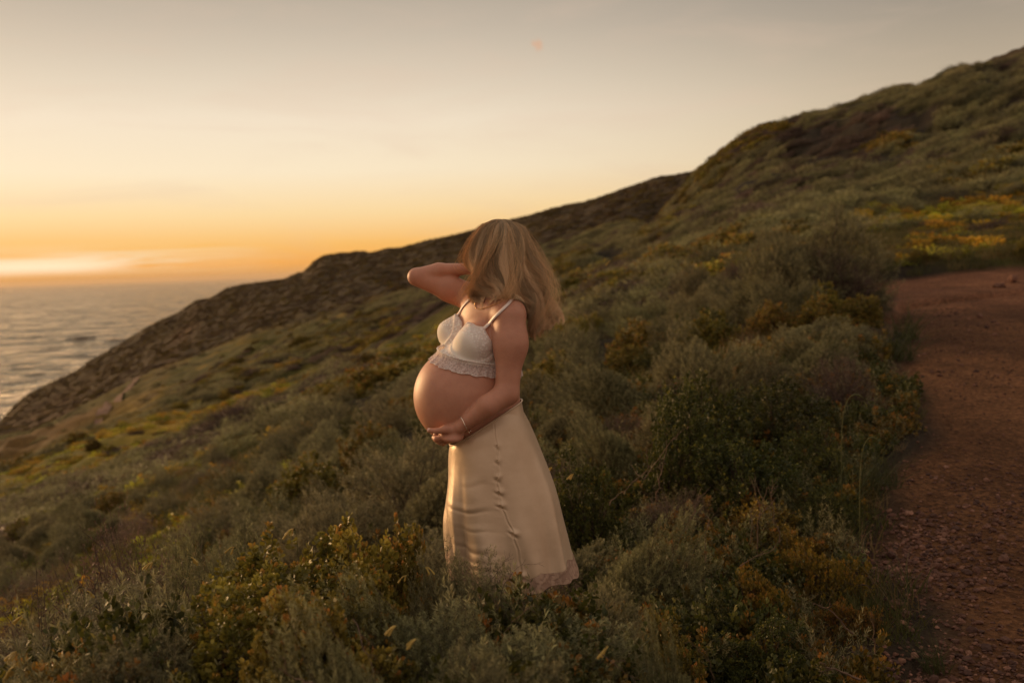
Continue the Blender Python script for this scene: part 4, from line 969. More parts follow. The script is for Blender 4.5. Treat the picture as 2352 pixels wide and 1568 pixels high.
# necklace
def ringpts(pts, off, fn=skinfn, n=60, it=8):
    q = oncam(fn, [k[:2] for k in pts], off, n)
    for _ in range(2): q[1:-1] = (q[:-2] + q[2:]) / 2 * .5 + q[1:-1] * .5
    return project(fn, q, 3, off)[0]
m_gold, b = mat("gold"); p = principled(b, (.80, .50, .18, 1), .25, .5); p.inputs["Metallic"].default_value = 1; out(b, p.outputs[0])
nk = empty("necklace", (0, 3.3, CZ - .3)); nk.parent = woman; nk.matrix_parent_inverse = Matrix.Translation((-0.0, -3.3, -(CZ - 1.46)))
bpy.context.view_layer.update()
NKI = nk.matrix_world.inverted()
def nlink(name, me, m): o = link(name, me, m); o.parent = nk; o.matrix_parent_inverse = NKI; return o
q = ringpts([(1094, 688, -.02), (1091, 699, -.06), (1093, 708, -.09), (1101, 710, -.115), (1120, 706, -.13), (1142, 697, -.12), (1158, 690, -.09), (1170, 684, -.03)], .0012)
V, Fq = tube(q, .0010, 5); nlink("chain", mesh("chain", V, Fq, smooth=True), m_gold)
q2 = ringpts([(1100, 678, -.02), (1104, 688, -.07), (1112, 692, -.09), (1130, 690, -.11), (1150, 682, -.08), (1162, 678, -.03)], .0012)
V, Fq = tube(q2, .0008, 5); nlink("chain", mesh("chain", V, Fq, smooth=True), m_gold)
pd = ringpts([(1108, 689, -.09), (1109, 691, -.09)], .003, n=3)[1]; 
import bmesh
bm = bmesh.new(); bmesh.ops.create_icosphere(bm, subdivisions=2, radius=.0036); 
for v in bm.verts: v.co = Vector(pd) + v.co
me = bpy.data.meshes.new("pendant"); bm.to_mesh(me); bm.free(); nlink("pendant", me, m_gold)
# bracelet (open cuff with two ends), ring
cw = W(1067, 974, -.184); ad = norm(WR_L - EL_L); pu = norm(np.cross(ad, [0, 1, 0])); pv = np.cross(ad, pu)
m_silver, b = mat("silver_gold"); p = principled(b, (.78, .66, .55, 1), .22, .5); p.inputs["Metallic"].default_value = 1; out(b, p.outputs[0])
th = np.linspace(.4, 2 * np.pi - .4, 50); rr_ = .0275
q = cw + rr_ * (np.cos(th)[:, None] * pu * 1.12 + np.sin(th)[:, None] * pv) + ad * (.004 * np.sin(th * 2))[:, None]
V, Fq = tube(q, .0015, 6); bm = bmesh.new(); tv2 = [V]; tf2 = [Fq]
for e in (q[0], q[-1]):
    bm = bmesh.new(); bmesh.ops.create_icosphere(bm, subdivisions=1, radius=.003); vv = np.array([list(v.co) for v in bm.verts]) + e; bm.verts.ensure_lookup_table(); ff = np.array([[v.index for v in f.verts] for f in bm.faces]); bm.free()
    tf2.append(np.hstack([ff, ff[:, :1]])[:, :4] * 0 + np.hstack([ff, ff[:, 2:]]) + sum(len(x) for x in tv2)); tv2.append(vv)
tri = [f[:, :3] for f in tf2[1:]]
wlink("bracelet", mesh("bracelet", np.vstack(tv2), [tf2[0]] + tri, smooth=True), m_silver)
fq = [W(*k) for k in FINGERS[2]]; c0 = fq[0] * .35 + fq[1] * .65; ad2 = norm(fq[1] - fq[0]); pu = norm(np.cross(ad2, [0, 1, 0])); pv = np.cross(ad2, pu); th = np.linspace(0, 2 * np.pi, 24, endpoint=False)
V, Fq = tube(c0 + .0104 * (np.cos(th)[:, None] * pu + np.sin(th)[:, None] * pv), .0012, 6, True); wlink("ring", mesh("ring", V, Fq, smooth=True), m_silver)
# thumb nail and finger nails
m_nail, b = mat("nail"); p = principled(b, (.75, .48, .38, 1), .25, .5); out(b, p.outputs[0])
def nail(tip, prev, up, r):
    d = norm(np.array(tip) - np.array(prev)); s = norm(np.cross(d, up)); u_ = np.cross(s, d); G_ = []
    for a in np.linspace(-1, .95, 7):
        for c in np.linspace(-1, 1, 7): G_.append(np.array(tip) + d * (r * .75 * a + r * .15) + s * (r * .78 * c * math.sqrt(max(0, 1 - .25 * a * a))) + u_ * (r * (1.06 - .42 * c * c) - .04 * r * abs(a)))
    V = np.array(G_); I = np.arange(49).reshape(7, 7); return V, np.stack([I[:-1, :-1], I[:-1, 1:], I[1:, 1:], I[1:, :-1]], -1).reshape(-1, 4)
V, Fq = nail(W(988, 988, -.173), W(1003, 989, -.180), np.array([.1, -.75, .65]), .0078); o = wlink("nail", mesh("nail", V, Fq, smooth=True), m_nail, body); o.matrix_parent_inverse = Matrix.Identity(4)
for f in FINGERS[:2]:
    V, Fq = nail(W(*f[3]), W(*f[2]), np.array([-.8, -.2, -.5]), .0076); o = wlink("nail", mesh("nail", V, Fq, smooth=True), m_nail, body); o.matrix_parent_inverse = Matrix.Identity(4)
# ------------------------------------------------------------------ skirt
LEV = [  # t, left px/py, right px/py, half depth
 (0.00, 1036, 1010, 1190, 917, .128, -.02), (0.04, 1033, 1022, 1197, 934, .138, -.02), (0.12, 1030, 1046, 1217, 972, .158, -.01), (0.28, 1028, 1098, 1248, 1046, .178, 0), (0.46, 1022, 1158, 1276, 1120, .190, 0),
 (0.62, 1019, 1196, 1293, 1186, .196, 0), (0.78, 1022, 1246, 1309, 1248, .200, 0), (0.90, 1028, 1286, 1318, 1288, .206, 0), (1.00, 1033, 1316, 1322, 1312, .212, 0)]
LV = np.array(LEV, float)
def lv(t, k):
    return pchip(LV[:, 0], LV[:, k][None, :], t)[0]
NT_, NP_ = 260, 560
t_ = np.linspace(0, 1, NT_); ph = np.linspace(0, 2 * np.pi, NP_, endpoint=False)      # ph: 0 right, pi left, 3pi/2 towards the camera
lx, ly_, rx_, ry_, hd, cs = [lv(t_, k) for k in range(1, 7)]
Lp = np.array([W(a, c, s) for a, c, s in zip(lx, ly_, cs)]); Rp = np.array([W(a, c, s) for a, c, s in zip(rx_, ry_, cs)])
mid = (Lp + Rp) / 2; hw = (Rp - Lp) / 2
Tt, Ph = np.meshgrid(t_, ph, indexing="ij")
ca, sa = np.cos(Ph), np.sin(Ph)
sq_ = lambda v, e: np.sign(v) * np.abs(v) ** e
Pts = mid[:, None] + sq_(ca, .92)[..., None] * hw[:, None] + (sq_(sa, .95) * hd[:, None])[..., None] * np.array([0, 1.0, 0])
nrm_ = norm(np.stack([ca, sa, 0 * ca], -1) + 1e-9)
# picture-like coordinates on the front for placing the wrinkles: s = -cos(ph) from left (-1) to right (+1)
s = ca; front = np.clip(-sa * 4, 0, 1)
def g(x, x0, w_): return np.exp(-((x - x0) / w_) ** 2)
disp = np.zeros_like(s)
# long flutes, deepening to the hem
for k_, am, w_ in ((.34, .009, .12), (-.94, -.012, .04), (-.82, .012, .06), (-.68, -.008, .06), (.62, -.010, .12), (.84, .014, .07), (-.30, .007, .16), (-.02, -.006, .10)): disp += am * g(s - .06 * np.sin(Tt * 4 + k_ * 9), k_, w_) * np.clip(Tt * 1.6 - .25, 0, 1)
for q in range(9): disp += .006 * np.sin(Ph * (3 + q) + q * 2.1) * np.clip(Tt - .45, 0, 1) * (1 if q < 4 else .5)
# soft diagonal drags from hip and belly
disp += .0045 * np.sin((Tt * 9 + s * 2.6)) * np.clip(Tt * 4, 0, 1) * (1 - .5 * Tt) * front
disp += .0010 * np.sin(Tt * 27 - s * 7 + 1.3 * np.sin(Tt * 5)) * g(s, -.35, .45) * front
# cross wrinkles on the left half
for t0, s0, w_, am in ((.455, -.52, .30, .0075), (.60, -.45, .26, .004), (.735, -.50, .30, .0065), (.80, -.48, .24, .006), (.845, -.42, .26, .007), (.90, .02, .12, .008), (.30, -.40, .25, .003)):
    c_ = Tt - (t0 + .035 * (s - s0) + .01 * np.sin(s * 9)); disp += .28 * am * (g(c_, 0, .014) * -1.0 + g(c_, -.030, .022)) * g(s, s0, w_) * front
# the side seam with its buttons and puckers
seam_s = lambda t: np.interp(t, [0, .1, .3, .45, .6, .75, 1], [.27, .19, .02, .02, .13, .16, .13]) + .006 * np.sin(t * 55)
ds = s - seam_s(Tt); disp += front * (-.0022 * g(ds, 0, .012) + .0012 * g(ds, .022, .012))
PK = (.12, .19, .275, .355, .43, .61, .86)
for i, t0 in enumerate(PK):
    am = (.003, .004, .006, .0065, .007, .009, .006)[i]
    disp += front * .78 * am * (g(ds - .02, 0, .06) * g(Tt - .006, t0, .020) - 1.1 * g(ds, -.010, .045) * g(Tt - .25 * ds, t0 + .020, .011) )
disp *= np.clip(Tt * 14, 0, 1)
Pts = Pts + nrm_ * disp[..., None]
# lift the corner of the hem on the right and flare it, drop the hem at the front
Pts[..., 2] += -.010 * g(s, .30, .22) * np.clip(Tt * 5 - 4, 0, 1) + .012 * g(s, .62, .16) * np.clip(Tt * 4 - 3, 0, 1) * front
Pts[..., 2] += (.006 * np.sin(Ph * 9)) * np.clip(Tt * 4 - 3, 0, 1)
Pts[..., 0] += .010 * g(s, 1.0, .25) * np.clip(Tt * 6 - 5, 0, 1)
# keep outside the body
flat = Pts.reshape(-1, 3)
for _ in range(2):
    dd = lower(flat); bad = dd < .005
    if bad.any():
        q, gr = project(lower, flat[bad], 4, .005); flat[bad] = q
Pts = flat.reshape(NT_, NP_, 3)
TL = .865                                     # below this the hem is lace
scal = TL + .028 * np.abs(np.sin(Ph[0] * 5.5)) - .045 * g(ca[0], .05, .10) * (sa[0] < 0) - .05 * g(ca[0], .93, .08) - .06 * g(ca[0], -.95, .08)
I = np.arange(NT_ * NP_).reshape(NT_, NP_); I = np.hstack([I, I[:, :1]])
q_ = np.stack([I[:-1, :-1], I[1:, :-1], I[1:, 1:], I[:-1, 1:]], -1)
tq_ = (t_[:-1] + t_[1:])[:, None] / 2 + 0 * scal[None]
lace_f = tq_ > scal[None]
uvs = np.stack([Ph / (2 * np.pi), Tt], -1).reshape(-1, 2)
m_sat, b = mat("champagne_satin"); geo = b.n("ShaderNodeNewGeometry"); pos = geo.outputs["Position"]
wv = b.noise(b.vscale(pos, (900, 900, 60)), 1, 2); nn = b.noise(pos, 9, 4, .6)
csat = b.mix(b.mr(nn, .3, .7), (.52, .375, .24, 1), (.58, .43, .285, 1))
p = principled(b, csat, .38, .5, bump(b, b.math("ADD", b.math("MULTIPLY", wv, .15), b.math("MULTIPLY", b.noise(b.vscale(pos, (18, 18, 34)), 1, 3), .9)), .22, .006))
p.inputs["Metallic"].default_value = .22; p.inputs["Sheen Weight"].default_value = .25; p.inputs["Sheen Roughness"].default_value = .35; p.inputs["Sheen Tint"].default_value = (1, .85, .65, 1)
out(b, p.outputs[0])
skirt = wlink("skirt", mesh("skirt", Pts.reshape(-1, 3), q_[~lace_f].reshape(-1, 4), smooth=True, uv=uvs), m_sat)
tag(skirt, "champagne satin skirt with a puckered side seam")
m_hl, b = mat("hem_lace"); uv = b.n("ShaderNodeUVMap"); geo = b.n("ShaderNodeNewGeometry"); pos = geo.outputs["Position"]
vo = b.n("ShaderNodeTexVoronoi"); b.l(pos, vo.inputs["Vector"]); vo.inputs["Scale"].default_value = 62; vo.feature = "SMOOTH_F1"
n_ = b.noise(pos, 34, 4, .65, 1.5); pt = b.mr(b.math("ADD", b.math("MULTIPLY", vo.outputs["Distance"], .7), n_), .72, .95)
cl_ = b.mix(pt, (.56, .38, .27, 1), (.42, .27, .19, 1))
p = principled(b, cl_, .7, .25, bump(b, b.math("SUBTRACT", 1.0, pt), .6, .004)); tr = b.n("ShaderNodeBsdfTranslucent"); b.l(cl_, tr.inputs[0]); mx = b.n("ShaderNodeMixShader"); mx.inputs[0].default_value = .3
b.l(p.outputs[0], mx.inputs[1]); b.l(tr.outputs[0], mx.inputs[2]); out(b, mx.outputs[0])
o = wlink("lace_hem", mesh("lace_hem", Pts.reshape(-1, 3) + nrm_.reshape(-1, 3) * .0008, q_[lace_f].reshape(-1, 4), smooth=True), m_hl, skirt); o.matrix_parent_inverse = Matrix.Identity(4)
# waistband roll
V, Fq = tube(Pts[1] + nrm_[1] * .001, .0028, 6, True); o = wlink("waistband", mesh("waistband", V, Fq, smooth=True), m_sat, skirt); o.matrix_parent_inverse = Matrix.Identity(4)
# small covered buttons along the seam
bv = []; bf = []; n0 = 0
for t0 in PK[:6]:
    i0 = int(t0 * (NT_ - 1)); s0 = seam_s(t0); jj = np.where(sa[0] < 0)[0]; j0 = jj[np.argmin(np.abs(ca[0][jj] - s0))]
    bm = bmesh.new(); bmesh.ops.create_icosphere(bm, subdivisions=2, radius=.0030); v = np.array([list(x.co) for x in bm.verts]); bm.verts.ensure_lookup_table(); f = np.array([[x.index for x in y.verts] for y in bm.faces]); bm.free()
    v[:, 1] *= .6
    o = wlink("button", mesh("button", v + Pts[i0, j0] - np.array([0, .0015, 0]), f, smooth=True), m_sat, skirt); o.matrix_parent_inverse = Matrix.Identity(4)

# ------------------------------------------------------------------ hair : interpolated guide curves, strand by strand
FG = [
 [(1140,508,.00),(1104,520,-.015),(1082,549,-.02),(1070,588,-.02),(1069,614,-.015),(1081,640,-.01),(1090,664,-.02),(1098,692,-.05)],
 [(1144,507,-.01),(1116,520,-.05),(1095,552,-.07),(1083,592,-.08),(1083,626,-.085),(1092,654,-.09),(1100,680,-.10),(1106,700,-.12)],
 [(1148,506,-.02),(1130,523,-.07),(1112,558,-.10),(1102,598,-.115),(1104,640,-.12),(1112,664,-.125),(1120,682,-.13),(1128,700,-.14)],
 [(1150,506,-.02),(1146,526,-.08),(1134,563,-.115),(1124,604,-.13),(1124,642,-.135),(1136,664,-.14),(1154,680,-.145),(1172,692,-.14)],
 [(1152,506,-.02),(1158,527,-.08),(1154,566,-.118),(1148,606,-.135),(1154,648,-.145),(1174,678,-.150),(1196,700,-.13),(1214,735,-.09)],
 [(1154,506,-.02),(1172,527,-.07),(1178,566,-.11),(1178,610,-.13),(1190,652,-.145),(1206,690,-.13),(1221,730,-.10),(1226,774,-.08)],
 [(1157,506,-.01),(1186,525,-.05),(1200,562,-.09),(1205,606,-.11),(1220,650,-.12),(1236,694,-.11),(1244,736,-.10),(1244,776,-.09)],
 [(1160,507,.00),(1196,522,-.02),(1216,558,-.05),(1228,600,-.07),(1246,644,-.08),(1262,688,-.08),(1265,730,-.08),(1259,766,-.07)],
 [(1162,508,.02),(1202,524,.01),(1223,560,.00),(1240,599,-.01),(1264,642,-.02),(1277,684,-.03),(1276,726,-.04),(1270,754,-.05)]]
FGA = np.array([[W(*k) for k in g_] for g_ in FG])         # outer sheet
ctr = W(1150, 600, .02)
# inner sheet: pulled towards the middle of the head / of the mass of hair
INA = FGA.copy()
for i in range(9):
    for j in range(8):
        c = W([1150, 1150, 1150, 1150, 1152, 1175, 1205, 1222][j] if i > 2 else [1140, 1135, 1125, 1115, 1108, 1110, 1112, 1115][j], FG[i][j][1] + 6, [.02, .02, .02, .01, .0, -.02, -.03, -.04][j] - (.03 if i <= 2 else 0))
        INA[i, j] = FGA[i, j] * .62 + c * .38
# far sheet: the other side of the head
BK = FGA.copy(); yc = W(1150, 600, .025)[1]
for i in range(9):
    for j in range(8):
        w_ = np.clip(1 - j / 9, .35, 1); BK[i, j, 1] = yc + (yc - FGA[i, j, 1]) * (.95 if i >= 4 else .55) * w_
def bez(A, u, t):                  # A guides x pts x 3 at guide parameter u, curve parameter t
    k = np.clip(np.floor(u).astype(int), 0, len(A) - 2); f = (u - k)[:, None, None]; f = f * f * (3 - 2 * f) * .5 + f * .5
    c = A[k] * (1 - f) + A[k + 1] * f                       # n x 8 x 3
    x = t * (A.shape[1] - 1); i = np.clip(np.floor(x).astype(int), 0, A.shape[1] - 2); h_ = (x - i)[None, :, None]
    g0 = c[:, np.clip(i - 1, 0, 7)]; g1 = c[:, i]; g2 = c[:, i + 1]; g3 = c[:, np.clip(i + 2, 0, 7)]
    return .5 * (2 * g1 + (g2 - g0) * h_ + (2 * g0 - 5 * g1 + 4 * g2 - g3) * h_ ** 2 + (3 * g1 - g0 - 3 * g2 + g3) * h_ ** 3)
NS = 26; ts = np.linspace(0, 1, NS)
def strands(n, A, Bs, seed, locks=64, amp=1.0, vmax=1.0, rad=.00033, umin=0.0):
    r_ = np.random.default_rng(seed); lk = r_.integers(0, locks, n); lu = umin + (8 - umin) * (np.arange(locks) + r_.random(locks)) / locks; lvv = r_.random(locks) ** 1.3
    u = np.clip(lu[lk] + r_.normal(size=n) * .13, umin, 7.999); v = np.clip(lvv[lk] + r_.normal(size=n) * .10, 0, 1)[:, None, None] * vmax
    c = bez(A, u, ts) * (1 - v) + bez(Bs, u, ts) * v
    lc = bez(A, np.clip(lu, umin, 7.999), ts) * (1 - lvv[:, None, None] * vmax) + bez(Bs, np.clip(lu, umin, 7.999), ts) * lvv[:, None, None] * vmax
    cl = (.22 + .66 * ts ** .9)[None, :, None] * r_.uniform(.5, 1.1, n)[:, None, None]
    c = c + (lc[lk] - c) * np.clip(cl, 0, .93)
    ph_ = r_.uniform(0, 6.28, locks); fq = r_.uniform(1.1, 2.0, locks); dr_ = norm(r_.normal(size=(locks, 3)) * [1, .55, .25]); am_ = r_.uniform(.010, .030, locks) * amp
    wv_ = np.sin(ts[None] * fq[lk][:, None] * 6.28 + ph_[lk][:, None]) * (ts ** 1.1)[None] * am_[lk][:, None]
    c = c + .4 * wv_[..., None] * dr_[lk][:, None]
    # broad waves shared by neighbouring locks, and locks lying over one another
    uu_ = u + r_.normal(0, .22, locks)[lk]; A_ = (.0215 * amp * np.clip(ts * 1.5 - .22, 0, 1) ** 1.2)[None]
    lat = np.sin(6.283 * 1.75 * ts[None] + 2.1 * uu_[:, None]) * A_; c[..., 0] += lat; c[..., 2] += .25 * lat
    dep = r_.normal(0, .0085, locks)[lk][:, None] * np.clip(ts * 3, 0, 1)[None] + np.cos(6.283 * 1.75 * ts[None] + 2.1 * uu_[:, None]) * A_ * .8; c[..., 1] += dep
    # individual wander, frizz and uneven length
    own = norm(r_.normal(size=(n, 3))) * (np.abs(r_.normal(size=n)) * .0035)[:, None]; c = c + own[:, None] * (ts ** 1.1)[None, :, None] + (np.sin(ts[None] * r_.uniform(8, 22, n)[:, None] + r_.uniform(0, 6, n)[:, None]) * .0011)[..., None] * norm(r_.normal(size=(n, 3)))[:, None]
    c = c + (r_.normal(size=(n, 3)) * np.array([.006, .006, .0015]))[:, None] * (1 - ts)[None, :, None] ** 2
    cut = np.clip(r_.uniform(.86, 1.0, locks)[lk] - np.abs(r_.normal(size=n)) * .06, .6, 1.0)
    side_ = norm(np.cross(norm(c[:, -1] - c[:, -6]), np.array([0, 1.0, 0]))); cs2 = r_.normal(.35, .8, locks)[lk]
    c = c + side_[:, None] * (cs2[:, None] * .020 * amp * np.clip((ts - .62) / .38, 0, 1)[None] ** 2)[..., None]
    # shorten: resample towards the root
    x = ts[None] * cut[:, None] * (NS - 1); i = np.clip(np.floor(x).astype(int), 0, NS - 2); h_ = (x - i)[..., None]; ar = np.arange(n)[:, None]
    c = c[ar, i] * (1 - h_) + c[ar, i + 1] * h_
    return c, lk, r_
def keep_out(c, off=.006):          # strands lie on the skin, not in it
    n, m_, _ = c.shape; q = c.reshape(-1, 3).copy(); 
    for _ in range(2):
        d = limbs(q); bad = np.where(d < off)[0]
        if len(bad): pr, g_ = project(limbs, q[bad], 2, off); q[bad] = pr
    return q.reshape(n, m_, 3)
def hair_mesh(name, c, lk, r_, rad, locks=64, base=(.98, .70, .42), parent=None):
    n = len(c); t = norm(np.gradient(c, axis=1)); a = norm(np.cross(t, np.array([.3, .9, .2]))); e = np.cross(t, a)
    R_ = (rad * r_.uniform(.7, 1.25, n)[:, None] * (1 - .75 * ts[None] ** 3))[..., None]
    V = np.stack([c + R_ * (math.cos(q) * a + math.sin(q) * e) for q in (0, 2.094, 4.189)], 2).reshape(-1, 3); I = np.arange(len(V)).reshape(n, NS, 3)
    Fq = np.concatenate([np.stack([I[:, :-1, q], I[:, :-1, (q + 1) % 3], I[:, 1:, (q + 1) % 3], I[:, 1:, q]], -1).reshape(-1, 4) for q in range(3)])
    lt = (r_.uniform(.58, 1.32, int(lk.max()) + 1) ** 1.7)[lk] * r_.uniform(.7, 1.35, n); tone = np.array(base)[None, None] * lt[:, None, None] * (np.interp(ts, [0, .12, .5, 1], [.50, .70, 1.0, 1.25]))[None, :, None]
    col = np.repeat(np.broadcast_to(tone, (n, NS, 3))[:, :, None], 3, 2).reshape(-1, 3)
    return mesh(name, V, Fq, smooth=True, col=col * np.minimum(1, 0.93 / col.max(1, keepdims=True)))
m_hair, b = mat("blonde_brown_hair"); at = b.n("ShaderNodeVertexColor", layer_name="tint")
p = principled(b, at.outputs[0], .40, .8); p.inputs["Specular Tint"].default_value = (1, .78, .5, 1)
tr = b.n("ShaderNodeBsdfTranslucent"); b.l(at.outputs[0], tr.inputs[0]); mx = b.n("ShaderNodeMixShader"); mx.inputs[0].default_value = .22; b.l(p.outputs[0], mx.inputs[1]); b.l(tr.outputs[0], mx.inputs[2]); out(b, mx.outputs[0])
# inner volume first (the hair itself), then the strands over it
def sheet(A, off):
    uu = np.linspace(0, 7.999, 60); c = bez(A, uu, np.linspace(0, .97, 40)); return c
def hair_sdf_pts():
    base_ = []
    for A in (INA,):
        base_.append(bez(A, np.linspace(0, 7.999, 34), np.linspace(0, .86, 20)).reshape(-1, 3))
    bb = bez(BK, np.linspace(3, 7.999, 20), np.linspace(0, .80, 18)).reshape(-1, 3); bb = bb * .75 + INA.reshape(-1, 3).mean(0) * .0 + bb * .25
    return np.vstack(base_ + [bb])
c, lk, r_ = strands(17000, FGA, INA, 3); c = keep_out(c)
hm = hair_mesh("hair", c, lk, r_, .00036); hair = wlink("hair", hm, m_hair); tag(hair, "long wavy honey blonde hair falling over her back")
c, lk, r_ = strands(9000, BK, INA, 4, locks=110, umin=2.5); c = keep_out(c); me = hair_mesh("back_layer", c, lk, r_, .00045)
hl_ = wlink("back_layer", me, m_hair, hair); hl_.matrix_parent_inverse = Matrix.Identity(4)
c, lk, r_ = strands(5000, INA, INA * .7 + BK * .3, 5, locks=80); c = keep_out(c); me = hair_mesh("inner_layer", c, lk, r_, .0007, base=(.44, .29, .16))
o = wlink("inner_layer", me, m_hair, hair); o.matrix_parent_inverse = Matrix.Identity(4)
c, lk, r_ = strands(900, FGA, FGA, 6, locks=900, amp=2.6, vmax=0.0); c = c + (norm(c - ctr) * (np.abs(r_.normal(size=len(c))) * .010)[:, None, None]) * (ts ** .8)[None, :, None]
c = c + np.array([.05, 0, .004]) * (np.abs(r_.normal(size=len(c))) * .25)[:, None, None] * (ts ** 2.2)[None, :, None] * (r_.random(len(c)) < .5)[:, None, None]
me = hair_mesh("flyaway_strands", c, lk, r_, .00024, locks=900, base=(.75, .48, .24)); o = wlink("flyaway_strands", me, m_hair, hair); o.matrix_parent_inverse = Matrix.Identity(4)
# skull cap under the strands
bm = bmesh.new(); bmesh.ops.create_icosphere(bm, subdivisions=4, radius=1); v = np.array([list(x.co) for x in bm.verts]); f = np.array([[x.index for x in y.verts] for y in bm.faces]); 
kf = v @ hf > .52; q = (v * [1, 1, 1]) @ np.eye(3); q = (v @ HAX.T * np.array([.098, .080, .104])) @ HAX + HEAD + ZV * .014 - hf * .006
keep = ~(kf[f].all(1)) & ~((v[f][:, :, 2] < -.55).all(1)); bm.free()
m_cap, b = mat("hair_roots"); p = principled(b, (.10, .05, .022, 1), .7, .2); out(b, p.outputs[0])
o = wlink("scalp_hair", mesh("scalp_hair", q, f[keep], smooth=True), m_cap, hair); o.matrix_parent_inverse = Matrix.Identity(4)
# ------------------------------------------------------------------ gravel and stones of the path
m_st, b = mat("red_stone"); oi = b.n("ShaderNodeObjectInfo"); geo = b.n("ShaderNodeNewGeometry")
c0 = b.ramp(oi.outputs["Random"], [(0, (.055, .027, .019)), (.5, (.10, .046, .029)), (.85, (.145, .068, .042)), (1, (.24, .12, .075))])
k = b.mr(b.noise(geo.outputs["Position"], 90, 4), .3, .7, .7, 1.3, False); cv = b.n("ShaderNodeVectorMath", operation="SCALE"); b.l(c0, cv.inputs[0]); b.l(k, cv.inputs["Scale"])
p = principled(b, cv.outputs[0], .85, .25, bump(b, b.noise(geo.outputs["Position"], 160, 3), .4, .003)); out(b, p.outputs[0])
PEB = []
for i in range(5):
    me = rock_mesh("pebble", 0, 1, .8, .55, 40 + i, 2); me.materials.append(m_st); PEB.append((me, None))
r_ = np.random.default_rng(77)
def gravel_pts(n, y0, y1, lo_, hi_, fn):
    Y = np.exp(r_.uniform(math.log(y0), math.log(y1), n)); e = np.interp(Y, PE[:, 0], PE[:, 1]); X = e + r_.uniform(lo_, hi_, n); k = r_.random(n) < fn(X, Y); return X[k], Y[k]
X1, Y1 = gravel_pts(15000, 2.4, 5.6, -.35, .75, lambda X, Y: np.clip(1.1 - np.abs(path_side(X, Y) - .25) / .55, 0, 1) * np.clip(.6 + 3 * fbm(X * 2, Y * 2, 3, 2), 0, 1))
X2, Y2 = gravel_pts(16000, 2.4, 12, -.05, 3.4, lambda X, Y: (path_side(X, Y) > -.05) * np.clip(.30 + 2.2 * fbm(X * .9, Y * .5, 3, 2), .03, 1))
s1 = .0085 * np.exp(r_.normal(size=len(X1)) * .42); s2 = .0050 * np.exp(r_.normal(size=len(X2)) * .45) * (1 + .06 * Y2)
X = np.r_[X1, X2]; Y = np.r_[Y1, Y2]; s_ = np.r_[s1, s2]
stuff("gravel", "loose reddish gravel along the edge and surface of the dirt path", "gravel", PEB, np.stack([X, Y, ground(X, Y) + CZ + s_ * .25], -1), r_.uniform(-.4, .4, (len(X), 3)) + np.stack([0 * X, 0 * X, r_.uniform(0, 6.28, len(X))], -1), np.stack([s_, s_, s_], -1))
def cam_ground(px, py):
    """where the line of sight of a picture point meets the ground"""
    d = ray(px, py); ts_ = np.linspace(1.5, 22, 900); q = d[None] * ts_[:, None]; z = ground(q[:, 0], q[:, 1]); i = np.where(q[:, 2] < z)[0]
    i = i[0] if len(i) else 500; return q[i, 0], q[i, 1]
STONES = [(2047,1283,.030,"angular pale red stone standing out on the gravel edge of the path"), (2148,1309,.026,"rounded reddish stone among the gravel, right of the pale angular one"), (2173,1223,.024,"flat pale stone furthest up the gravel edge"),
 (2059,1397,.030,"orange brown stone low on the gravel edge of the path"), (1991,1335,.028,"pale stone at the grassy edge of the gravel, leaning on another"), (2012,1345,.026,"tilted reddish stone beside the pale one at the grassy edge"), (2045,1331,.024,"long flat brick red stone below the angular pale one"),
 (2079,1417,.024,"small dark red stone just right of the orange brown one"), (1867,1313,.035,"dull brown stone half hidden in the grass left of the gravel"), (1899,1273,.018,"little pale stone on the bare earth patch"), (2100,1240,.020,"small red stone uphill in the gravel"),
 (2050,1190,.024,"brown stone at the upper end of the gravel edge"), (2210,1420,.018,"small reddish stone on the path surface near the right edge"), (2326,648,.10,"pale rock lying on the far bend of the path at the right edge"), (2296,660,.075,"smaller flat rock beside the pale rock on the far bend"), (2250,730,.05,"dark stone on the path below the rut")]
for i, (px, py, s_, lab) in enumerate(STONES):
    X, Y = cam_ground(px, py); me = rock_mesh("stone", 0, 1, .8, .6, 200 + i, 3); me.materials.append(m_st)
    o = link("stone", me); o.location = (X, Y, G(X, Y) + s_ * .3); o.scale = (s_, s_, s_); o.rotation_euler = (r_.normal() * .3, r_.normal() * .3, r_.uniform(0, 6)); tag(o, lab, "stone", "stones on the dirt path")

